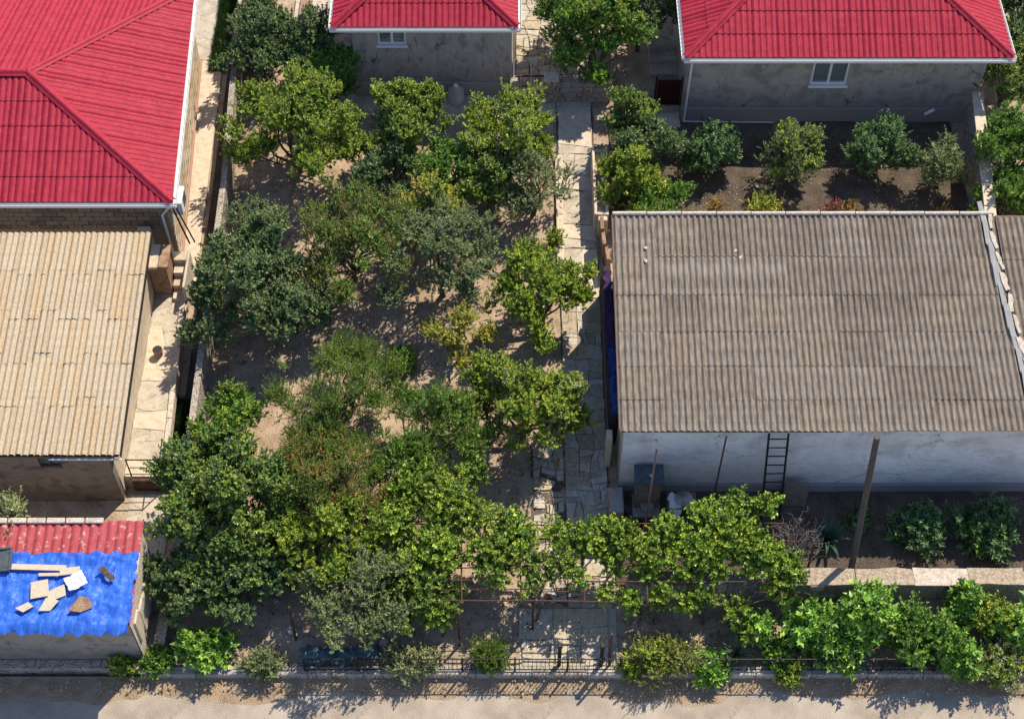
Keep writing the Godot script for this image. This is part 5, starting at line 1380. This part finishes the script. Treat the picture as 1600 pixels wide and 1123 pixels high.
# ---------------------------------------------------------------- pergola and grapevines
func pergola() -> void:
	var r := RandomNumberGenerator.new(); r.seed = 15
	var t := thing("pergola", "rusty pipe pergola carrying the grapevines over the path", "pergola", Vector3(1.8, 0, 8.4))
	var o := -t.position
	var posts := [Vector3(-1.44, 0.00, 9.76), Vector3(-5.97, 0.00, 9.57), Vector3(2.64, 0.00, 10.41), Vector3(0.57, 0.00, 9.28), Vector3(6.03, 0.00, 9.28), Vector3(8.30, 0.00, 7.69)]
	var heads := PackedFloat32Array([1.75, 1.7, 1.8, 1.75, 1.7, 1.8])
	for k in posts.size():
		var b := MB.new(); b.pipe(o + posts[k] - Vector3(0, .1, 0), o + posts[k] + Vector3(0, heads[k], -.15), .035, 8)
		part(t, "post", b.mesh(), M.rust)
	var lines := [[Vector3(-5.36, 1.72, 8.72), Vector3(-1.13, 1.72, 8.62), .026], [Vector3(-3.65, 1.76, 8.33), Vector3(0.52, 1.76, 8.21), .018], [Vector3(-2.76, 1.68, 8.87), Vector3(1.04, 1.68, 8.89), .016], [Vector3(-1.89, 1.68, 9.21), Vector3(2.75, 1.68, 9.27), .026], [Vector3(0.87, 1.76, 8.45), Vector3(2.77, 1.76, 8.58), .018], [Vector3(1.03, 1.72, 8.97), Vector3(2.84, 1.72, 8.97), .022], [Vector3(-5.64, 1.60, 9.69), Vector3(-3.43, 1.60, 9.44), .014], [Vector3(1.73, 1.76, 8.68), Vector3(7.98, 1.76, 8.72), .024], [Vector3(2.47, 1.85, 6.95), Vector3(7.60, 1.85, 6.95), .026], [Vector3(0.53, 1.85, 7.43), Vector3(7.89, 1.85, 7.51), .016], [Vector3(0.00, 1.85, 8.03), Vector3(8.00, 1.85, 8.10), .016], [Vector3(6.56, 1.60, 8.92), Vector3(7.98, 1.60, 8.96), .013], [Vector3(-3.53, 1.85, 6.99), Vector3(2.83, 1.85, 6.95), .02]]
	for q in lines:
		var b := MB.new()
		limb(b, o + q[0], o + q[1], q[2], q[2], r, .006, 6)
		part(t, "rail", b.mesh(), M.rust)
	for x in [-3.2, -1.4, .2, 1.9, 3.6, 5.4, 7.2]:
		var b := MB.new(); b.pipe(o + Vector3(x, 1.80, 7.1), o + Vector3(x + .05, 1.70, 9.3), .022, 6); part(t, "rafter", b.mesh(), M.rust)
	# the vines: stem, canes, leaves
	vine("grapevine", "bright yellow green grapevine sprawling over the left end of the pergola", Vector3(-1.94, 0.00, 9.57), [[Vector3(-2.86, 2.02, 5.86), .75], [Vector3(-1.95, 2.10, 6.52), .8], [Vector3(-1.15, 2.02, 6.68), .75], [Vector3(-3.17, 1.93, 7.03), .65], [Vector3(-2.10, 1.93, 7.64), .85], [Vector3(-0.70, 1.85, 7.59), .7], [Vector3(-2.78, 1.68, 8.29), .65], [Vector3(-1.74, 1.68, 8.29), .6], [Vector3(0.00, 1.85, 6.99), .6], [Vector3(-1.17, 1.85, 5.33), .5], [Vector3(-2.52, 1.34, 8.98), .5], [Vector3(-1.91, 1.09, 9.24), .4], [Vector3(-0.52, 1.68, 8.19), .55]], 1900, 51)
	vine("grapevine", "loose grapevine hanging over the lit strip of the path", Vector3(0.62, 0.00, 9.09), [[Vector3(0.35, 1.85, 7.59), .55], [Vector3(1.23, 1.85, 7.29), .42], [Vector3(1.48, 1.76, 8.13), .45], [Vector3(0.66, 1.68, 8.19), .42], [Vector3(0.52, 1.60, 8.73), .3], [Vector3(1.93, 1.85, 7.55), .42], [Vector3(1.77, 1.68, 8.58), .25]], 340, 52)
	vine("grapevine", "dense grapevine canopy right of the path above the stone wall", Vector3(5.33, 0.00, 9.09), [[Vector3(2.28, 1.85, 7.49), 0.60], [Vector3(3.06, 1.89, 7.61), 0.60], [Vector3(3.66, 1.85, 7.89), 0.65], [Vector3(4.38, 1.89, 7.51), 0.60], [Vector3(5.07, 1.85, 7.79), 0.70], [Vector3(5.79, 2.02, 7.29), 0.65], [Vector3(6.38, 1.93, 7.64), 0.65], [Vector3(6.88, 1.85, 7.99), 0.55], [Vector3(2.78, 1.72, 8.25), 0.31], [Vector3(3.65, 1.68, 8.42), 0.28], [Vector3(4.69, 1.68, 8.42), 0.31], [Vector3(5.57, 1.68, 8.33), 0.34], [Vector3(6.44, 1.68, 8.23), 0.31], [Vector3(7.41, 1.68, 8.19), 0.45], [Vector3(2.51, 1.51, 8.88), 0.22], [Vector3(4.16, 1.51, 8.78), 0.19], [Vector3(4.93, 1.43, 9.03), 0.19], [Vector3(5.97, 1.26, 9.33), 0.19], [Vector3(5.29, 2.10, 6.73), 0.40], [Vector3(6.19, 2.18, 6.47), 0.40], [Vector3(6.97, 2.18, 6.57), 0.35], [Vector3(3.21, 1.43, 8.93), 0.19]], 2000, 53)
	vine("grapevine", "thin trailing vine hanging down the pergola's right corner", Vector3(6.44, 0.00, 9.57), [[Vector3(3.21, 1.35, 9.05), .22], [Vector3(4.08, 1.35, 8.99), .2], [Vector3(4.77, 1.25, 9.13), .22], [Vector3(5.37, 1.40, 9.01), .2], [Vector3(6.32, 0.84, 9.78), .2], [Vector3(6.16, 1.18, 9.19), .2], [Vector3(7.39, 1.26, 8.94), .25], [Vector3(7.12, 1.51, 8.68), .25], [Vector3(7.74, 1.60, 8.44), .28]], 260, 54)

func vine(called: String, label: String, foot: Vector3, spots: Array, count: int, sd: int) -> void:
	var r := RandomNumberGenerator.new(); r.seed = sd
	var t := thing(called, label, "grapevine", foot)
	var lobes: Array = []
	var mid := Vector3.ZERO
	for s in spots:
		var p: Vector3 = s[0] - foot
		lobes.append([p, s[1] * .82]); mid += p
	mid /= spots.size()
	var b := MB.new()
	limb(b, Vector3(0, -.1, 0), mid * .8 + Vector3(0, .1, 0), .05, .03, r, .07, 7)
	part(t, "stem", b.mesh(), M.bark)
	b = MB.new()
	for l in lobes:
		limb(b, mid * .8 + Vector3(0, .1, 0), l[0], .018, .008, r, .08, 5)
		for q in 2: limb(b, l[0], l[0] + Vector3(r.randf_range(-1, 1), r.randf_range(-.3, .3), r.randf_range(-1, 1)) * l[1] * 1.3, .008, .004, r, .12, 4)
	part(t, "canes", b.mesh(), M.bark)
	# flat layered lobes
	var flat: Array = []
	for l in lobes:
		for q in 3: flat.append([l[0] + Vector3(r.randf_range(-.5, .5), r.randf_range(-.12, .16), r.randf_range(-.5, .5)) * l[1], l[1] * r.randf_range(.5, .75)])
	foliage(t, "leaves", flat, "vine", count, r, .92, .35)
	foliage(t, "leaves", flat.slice(0, flat.size() / 3), "bright", int(count * .28), r, 1.0, .4)

# ---------------------------------------------------------------- the planting
func planting() -> void:
	# [name, label, crown's middle, half width, half height, species, shoots, options]
	var L := [
		["fruit_tree", "leafy tree at the top left against the long wall", Vector3(-8.83, 1.52, -12.45), 1.46, 1.30, "round_dark", 620, {}],
		["fruit_tree", "small dark tree at the very top beside the alley wall", Vector3(-9.12, 1.20, -14.24), 0.82, 0.90, "round_dark", 230, {}],
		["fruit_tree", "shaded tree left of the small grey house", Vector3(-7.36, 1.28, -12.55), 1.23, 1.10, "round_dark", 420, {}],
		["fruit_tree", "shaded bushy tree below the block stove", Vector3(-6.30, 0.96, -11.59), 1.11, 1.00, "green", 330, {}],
		["fruit_tree", "large light green tree at the upper left of the orchard", Vector3(-7.21, 1.84, -7.99), 2.16, 1.75, "bright", 1500, {"second": "round_mid", "lobes": 17}],
		["fruit_tree", "round yellow green tree in front of the small grey house", Vector3(-3.44, 1.76, -8.60), 1.58, 1.30, "round_mid", 720, {"second": "bright"}],
		["fruit_tree", "tall airy tree with whitish green top beside the path", Vector3(-0.11, 1.76, -7.65), 1.64, 1.40, "bright", 780, {"second": "pale"}],
		["fruit_tree", "low dark tree below the tall airy tree by the path", Vector3(0.74, 1.36, -6.07), 1.29, 1.10, "greygreen", 470, {}],
		["fruit_tree", "dark shaded tree left of the tall airy tree", Vector3(-4.04, 1.20, -6.79), 1.17, 1.00, "round_dark", 380, {}],
		["fruit_tree", "mid green tree in the shade between the upper trees", Vector3(-2.01, 1.44, -6.62), 1.35, 1.10, "green", 500, {}],
		["fruit_tree", "young dark tree with bare trunk leaning above bare soil", Vector3(-0.73, 1.52, -6.06), 0.88, 0.85, "round_mid", 260, {}],
		["fruit_tree", "yellowing tree in the upper middle of the orchard", Vector3(-2.78, 1.60, -4.74), 1.17, 0.95, "yellow", 420, {"second": "round_mid"}],
		["fruit_tree", "wide thin olive coloured tree in the middle of the orchard", Vector3(-5.14, 1.76, -3.12), 2.05, 1.35, "olive", 1150, {"second": "green", "share": .35}],
		["fruit_tree", "grey green round tree right of the olive coloured tree", Vector3(-2.20, 1.84, -2.53), 1.81, 1.35, "greygreen", 1000, {}],
		["fruit_tree", "big dense blue green tree beside the boundary wall", Vector3(-7.96, 1.76, -1.44), 2.05, 1.75, "round_dark", 1650, {"second": "greygreen", "lobes": 17}],
		["fruit_tree", "small upright tree above the dense blue green tree", Vector3(-8.23, 1.52, -3.99), 0.94, 0.80, "greygreen", 270, {}],
		["fruit_tree", "bright green tree beside the shaded path", Vector3(0.83, 1.60, -1.12), 1.70, 1.20, "bright", 900, {}],
		["fruit_tree", "small thin yellow tree left of the bright green tree", Vector3(-1.61, 1.12, 0.05), 0.94, 0.90, "yellow", 190, {"lobes": 8}],
		["pomegranate_tree", "dark feathery pomegranate in the middle of the orchard", Vector3(-5.19, 1.44, 2.64), 2.16, 1.25, "narrow", 1350, {"up": .75}],
		["fruit_tree", "light green drooping tree overhanging the path", Vector3(0.34, 1.36, 2.93), 1.75, 1.30, "bright", 1150, {"second": "pale", "share": .3}],
		["pomegranate_tree", "mid green feathery pomegranate in the lower middle", Vector3(-2.68, 1.60, 4.09), 1.75, 1.30, "narrow", 950, {"up": .7, "second": "green"}],
		["fruit_tree", "small light tree at the foot of the boundary wall", Vector3(-8.37, 1.36, 3.83), 1.17, 0.90, "green", 380, {"second": "bright"}],
		["fruit_tree", "largest dense dark green tree at the lower left of the orchard", Vector3(-7.84, 1.52, 6.49), 2.28, 1.75, "round_mid", 2100, {"second": "round_dark", "share": .6, "lobes": 20}],
		["fruit_tree", "dark lower tree leaning out under the largest tree", Vector3(-7.21, 0.96, 8.20), 1.35, 0.90, "round_dark", 620, {}],
		["pomegranate_tree", "feathery pomegranate with dry brown twigs on top", Vector3(-4.86, 1.68, 5.86), 1.58, 1.45, "narrow", 900, {"second": "dry", "share": .45, "part2": .35, "up": .7}],
		["pomegranate_tree", "small brown topped pomegranate beside the largest tree", Vector3(-5.50, 1.60, 4.64), 1.05, 0.80, "narrow", 330, {"second": "dry", "up": .7}],
		["fruit_tree", "dark spreading tree in the corner behind the shed", Vector3(-8.79, 1.04, 8.44), 1.17, 0.90, "round_dark", 420, {}],
		["fruit_tree", "yellow green tree between the largest tree and the pergola", Vector3(-5.23, 1.36, 7.42), 1.35, 1.10, "bright", 520, {"second": "narrow"}],
		["fruit_tree", "grey green tree near the roadside wall", Vector3(-4.16, 1.28, 9.14), 1.58, 1.10, "greygreen", 620, {}],
		["fruit_tree", "green tree under the left end of the pergola", Vector3(-2.54, 1.12, 8.68), 1.17, 0.80, "round_mid", 330, {}],
		["fruit_tree", "bright green leafy tree at the top beside the wide red roof", Vector3(3.02, 2.00, -12.35), 2.11, 1.70, "green", 1250, {"second": "bright"}],
		["fruit_tree", "dark tree behind the bright one at the top edge", Vector3(4.58, 1.60, -14.02), 1.52, 1.30, "round_dark", 520, {}],
		["fruit_tree", "tree at the top edge above the lit forecourt", Vector3(2.18, 1.76, -14.52), 1.05, 1.00, "round_mid", 300, {}],
		["fruit_tree", "narrow tree with sunlit tips left of the dark red gate", Vector3(4.03, 1.44, -9.22), 0.82, 1.30, "round_mid", 230, {}],
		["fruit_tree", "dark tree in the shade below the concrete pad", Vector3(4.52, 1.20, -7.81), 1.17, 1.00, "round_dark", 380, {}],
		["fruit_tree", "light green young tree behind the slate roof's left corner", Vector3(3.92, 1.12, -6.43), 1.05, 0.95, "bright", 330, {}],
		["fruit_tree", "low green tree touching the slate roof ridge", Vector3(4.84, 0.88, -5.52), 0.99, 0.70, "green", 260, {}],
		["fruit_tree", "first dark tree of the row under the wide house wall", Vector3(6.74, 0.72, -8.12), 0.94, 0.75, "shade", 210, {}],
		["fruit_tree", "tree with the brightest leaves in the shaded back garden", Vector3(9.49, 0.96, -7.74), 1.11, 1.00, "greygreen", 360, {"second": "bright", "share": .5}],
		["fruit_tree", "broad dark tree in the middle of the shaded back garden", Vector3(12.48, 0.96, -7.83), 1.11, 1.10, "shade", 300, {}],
		["fruit_tree", "slender pale leaved tree at the right of the back garden", Vector3(14.26, 1.04, -7.17), 0.73, 1.20, "greygreen", 240, {"second": "pale"}],
		["fruit_tree", "tree beyond the right wall at the upper right corner", Vector3(17.34, 1.44, -11.08), 1.40, 1.30, "round_mid", 480, {"second": "olive"}],
		["fruit_tree", "lush tree beyond the right wall above the neighbour roof", Vector3(16.66, 1.52, -7.07), 1.58, 1.40, "green", 760, {}],
		["fruit_tree", "dark tree at the right edge just above the neighbour roof", Vector3(16.13, 0.96, -5.72), 1.05, 0.80, "green", 330, {}],
		["fruit_tree", "dark tree in the top right corner of the photograph", Vector3(18.29, 1.44, -13.70), 1.40, 1.20, "round_dark", 380, {}],
		["fruit_tree", "thin grey leaved plant over the left end of the shed roof", Vector3(-13.84, 2.32, 7.10), 0.70, 0.40, "pale", 75, {"lobes": 8, "dz": -.9}],
	]
	var sd := 300
	for q in L:
		sd += 1
		tree(q[0], q[1], "tree", q[2], Vector3(q[3], q[4], q[3]), q[5], int(q[6] * 2.2), sd, q[7])
	var S := [
		["shrub", "small grey green shrub alone on bare soil by the boundary wall", Vector3(-8.46, 0.00, 1.71), .65, .8, "greygreen", 190, {}],
		["shrub", "low dark green shrub on bare soil in the orchard's middle", Vector3(-3.39, 0.00, 0.21), .5, .55, "green", 120, {}],
		["sapling", "whitish young plant with bare stake near the kerb", Vector3(0.50, 0.00, -4.20), .45, 1.1, "pale", 50, {"stems": 3}],
		["sapling", "small yellow green sapling beside the kerb stones", Vector3(1.44, 0.00, -4.61), .3, .7, "bright", 45, {"stems": 3}],
		["shrub", "bright green leafy plants by the shed corner on the roadside wall", Vector3(-8.32, 0.00, 10.11), 1.0, 1.0, "tall", 190, {"size": .8, "deep": .55, "stems": 6, "lobe": .2}],
		["shrub", "low green weeds between shed and leafy plants", Vector3(-9.61, 0.00, 10.33), .6, .4, "green", 130, {"deep": .5}],
		["shrub", "small leafy weed at the foot of the shed's right corner", Vector3(-10.64, 0.00, 10.43), .28, .45, "bright", 50, {"stems": 4}],
		["shrub", "rounded grey green shrub on the roadside wall", Vector3(-6.80, 0.00, 10.43), .7, .6, "greygreen", 210, {"deep": .6}],
		["shrub", "pale sage bush leaning over the iron fence", Vector3(-2.71, 0.00, 10.37), 1.05, .75, "pale", 270, {"deep": .5}],
		["shrub", "dark spiky rosemary clump beside the entrance paving", Vector3(-0.59, 0.00, 10.24), .95, .65, "narrow", 300, {"deep": .55, "up": .85}],
		["shrub", "large mixed green shrub right of the front gate", Vector3(4.05, 0.00, 10.33), 1.25, 1.15, "olive", 460, {"second": "bright", "deep": .7}],
		["shrub", "yellow green weed between the large shrub and the yucca", Vector3(3.22, 0.00, 10.52), .35, .6, "bright", 60, {"stems": 4}],
		["shrub", "low bright weed in front of the yucca", Vector3(5.40, 0.00, 10.52), .45, .3, "tall", 60, {"deep": .5}],
		["shrub", "yellowish weed on the fence foot right of the yucca", Vector3(7.48, 0.00, 10.61), .5, .35, "bright", 60, {"deep": .5}],
		["shrub", "orange leaved small bush behind the slate roof ridge", Vector3(6.83, 0.00, -6.01), .45, .75, "orange", 70, {"stems": 5}],
		["shrub", "yellow green bush behind the slate roof ridge", Vector3(8.37, 0.00, -5.93), .8, .75, "yellow", 140, {"second": "bright"}],
		["shrub", "reddish small bush behind the slate roof ridge", Vector3(10.68, 0.00, -5.93), .4, .75, "red", 60, {"stems": 5}],
		["shrub", "orange tipped bush next to the reddish bush", Vector3(11.26, 0.00, -5.93), .4, .6, "orange", 60, {"stems": 5}],
		["shrub", "tiny yellow bush near the right wall behind the slate roof", Vector3(14.37, 0.00, -5.93), .3, .4, "orange", 30, {"stems": 4}],
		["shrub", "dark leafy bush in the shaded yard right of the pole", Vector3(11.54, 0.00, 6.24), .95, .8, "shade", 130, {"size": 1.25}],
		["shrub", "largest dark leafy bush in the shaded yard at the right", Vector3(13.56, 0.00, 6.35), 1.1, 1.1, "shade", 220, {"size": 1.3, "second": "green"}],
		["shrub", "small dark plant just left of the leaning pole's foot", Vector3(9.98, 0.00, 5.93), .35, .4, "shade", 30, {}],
		["leafy_plant", "tall leafy plant left of the group at the low wall", Vector3(8.16, 0.00, 9.57), 0.75, 1.5, "tall", 190, {"stems": 5}],
		["leafy_plant", "tall bright plant just below the foot of the leaning pole", Vector3(9.66, 0.00, 9.28), .92, 2.1, "tall", 330, {"stems": 7, "second": "tall"}],
		["leafy_plant", "bushy bright plant hanging over the fence below the pole", Vector3(8.85, 0.00, 10.14), .62, 1.15, "tall", 150, {"stems": 5}],
		["leafy_plant", "small leaved dense plant in the middle of the right front bed", Vector3(10.99, 0.00, 9.86), 1.12, 1.85, "green", 620, {"stems": 9, "size": 1.1}],
		["leafy_plant", "bright broad leaved plant overhanging the roadside wall at right", Vector3(12.00, 0.00, 10.33), .6, 1.1, "tall", 160, {"stems": 5}],
		["leafy_plant", "upright green plant near the right edge by the low wall", Vector3(13.03, 0.00, 9.28), .72, 1.6, "bright", 230, {"stems": 6}],
		["leafy_plant", "light plant in the front bed at the right edge", Vector3(13.98, 0.00, 9.57), .8, 1.5, "tall", 220, {"stems": 6}],
		["leafy_plant", "low pale plant over the wall in the bottom right corner", Vector3(13.24, 0.00, 10.52), 1.04, 0.80, "pale", 255, {"stems": 6, "second": "bright"}],
		["leafy_plant", "leafy plant trailing by the front bed's left stones", Vector3(7.26, 0.00, 10.24), .4, .7, "green", 170, {"stems": 5}],
		["leafy_plant", "thin tall plant against the low wall near the right edge", Vector3(12.49, 0.00, 8.79), .45, 1.4, "tall", 110, {"stems": 4}],
		["leafy_plant", "slim bright stems just right of the yucca", Vector3(6.71, 0.00, 9.57), .35, 1.3, "tall", 70, {"stems": 3}],
		["vine_weed", "leafy shoots by the dark strip behind the terrace railing", Vector3(-10.17, 0.00, 4.08), .4, .8, "greygreen", 70, {}],
	]
	for q in S:
		sd += 1
		shrub(q[0], q[1], "shrub" if q[0] != "sapling" else "sapling", q[2], q[3], q[4], q[5], int(q[6] * 1.9), sd, q[7])
	rosette("green yucca rosette with long blades in the front bed", Vector3(6.14, 0.00, 10.07), 1.0, .06, 40, [Color(.07, .125, .07), Color(.10, .17, .095), Color(.13, .20, .12)], 61)
	rosette("dark broad leaved rosette in the shaded yard near the dead shrub", Vector3(9.04, 0.00, 6.52), 1.0, .17, 28, [Color(.03, .07, .045), Color(.045, .095, .055)], 62)

# ---------------------------------------------------------------- scene
func _ready() -> void:
	var cam := Camera3D.new()
	cam.name = "camera"
	cam.fov = 26.335
	cam.position = Vector3(0, 38.833, 28.214)
	cam.rotation_degrees = Vector3(-54, 0, 0)
	cam.near = .1; cam.far = 600
	add_child(cam)
	var env := Environment.new()
	env.background_mode = Environment.BG_SKY
	var sky := ProceduralSkyMaterial.new()
	sky.sky_top_color = Color(.42, .52, .70); sky.sky_horizon_color = Color(.80, .84, .88); sky.sky_curve = .18
	sky.ground_bottom_color = Color(.30, .26, .21); sky.ground_horizon_color = Color(.62, .62, .60)
	sky.sky_energy_multiplier = 1.0
	env.sky = Sky.new(); env.sky.sky_material = sky
	env.tonemap_mode = Environment.TONE_MAPPER_LINEAR
	env.tonemap_exposure = 1.37
	env.sdfgi_enabled = true; env.ssao_enabled = true; env.ssil_enabled = true
	var we := WorldEnvironment.new(); we.name = "world"; we.environment = env; add_child(we)
	var sun := DirectionalLight3D.new()
	sun.name = "sun"; sun.light_energy = 1.6; sun.light_color = Color(1, .945, .855); sun.light_angular_distance = .53; sun.shadow_enabled = true
	sun.look_at_from_position(Vector3.ZERO, Vector3(-.46, -1, .61))
	add_child(sun)
	materials()
	species()
	setting()
	left_red_house(); middle_red_house(); right_red_house()
	grey_roofed_house(); beige_roofed_house(); shed()
	boundaries()
	pergola()
	planting()
	yard_things()
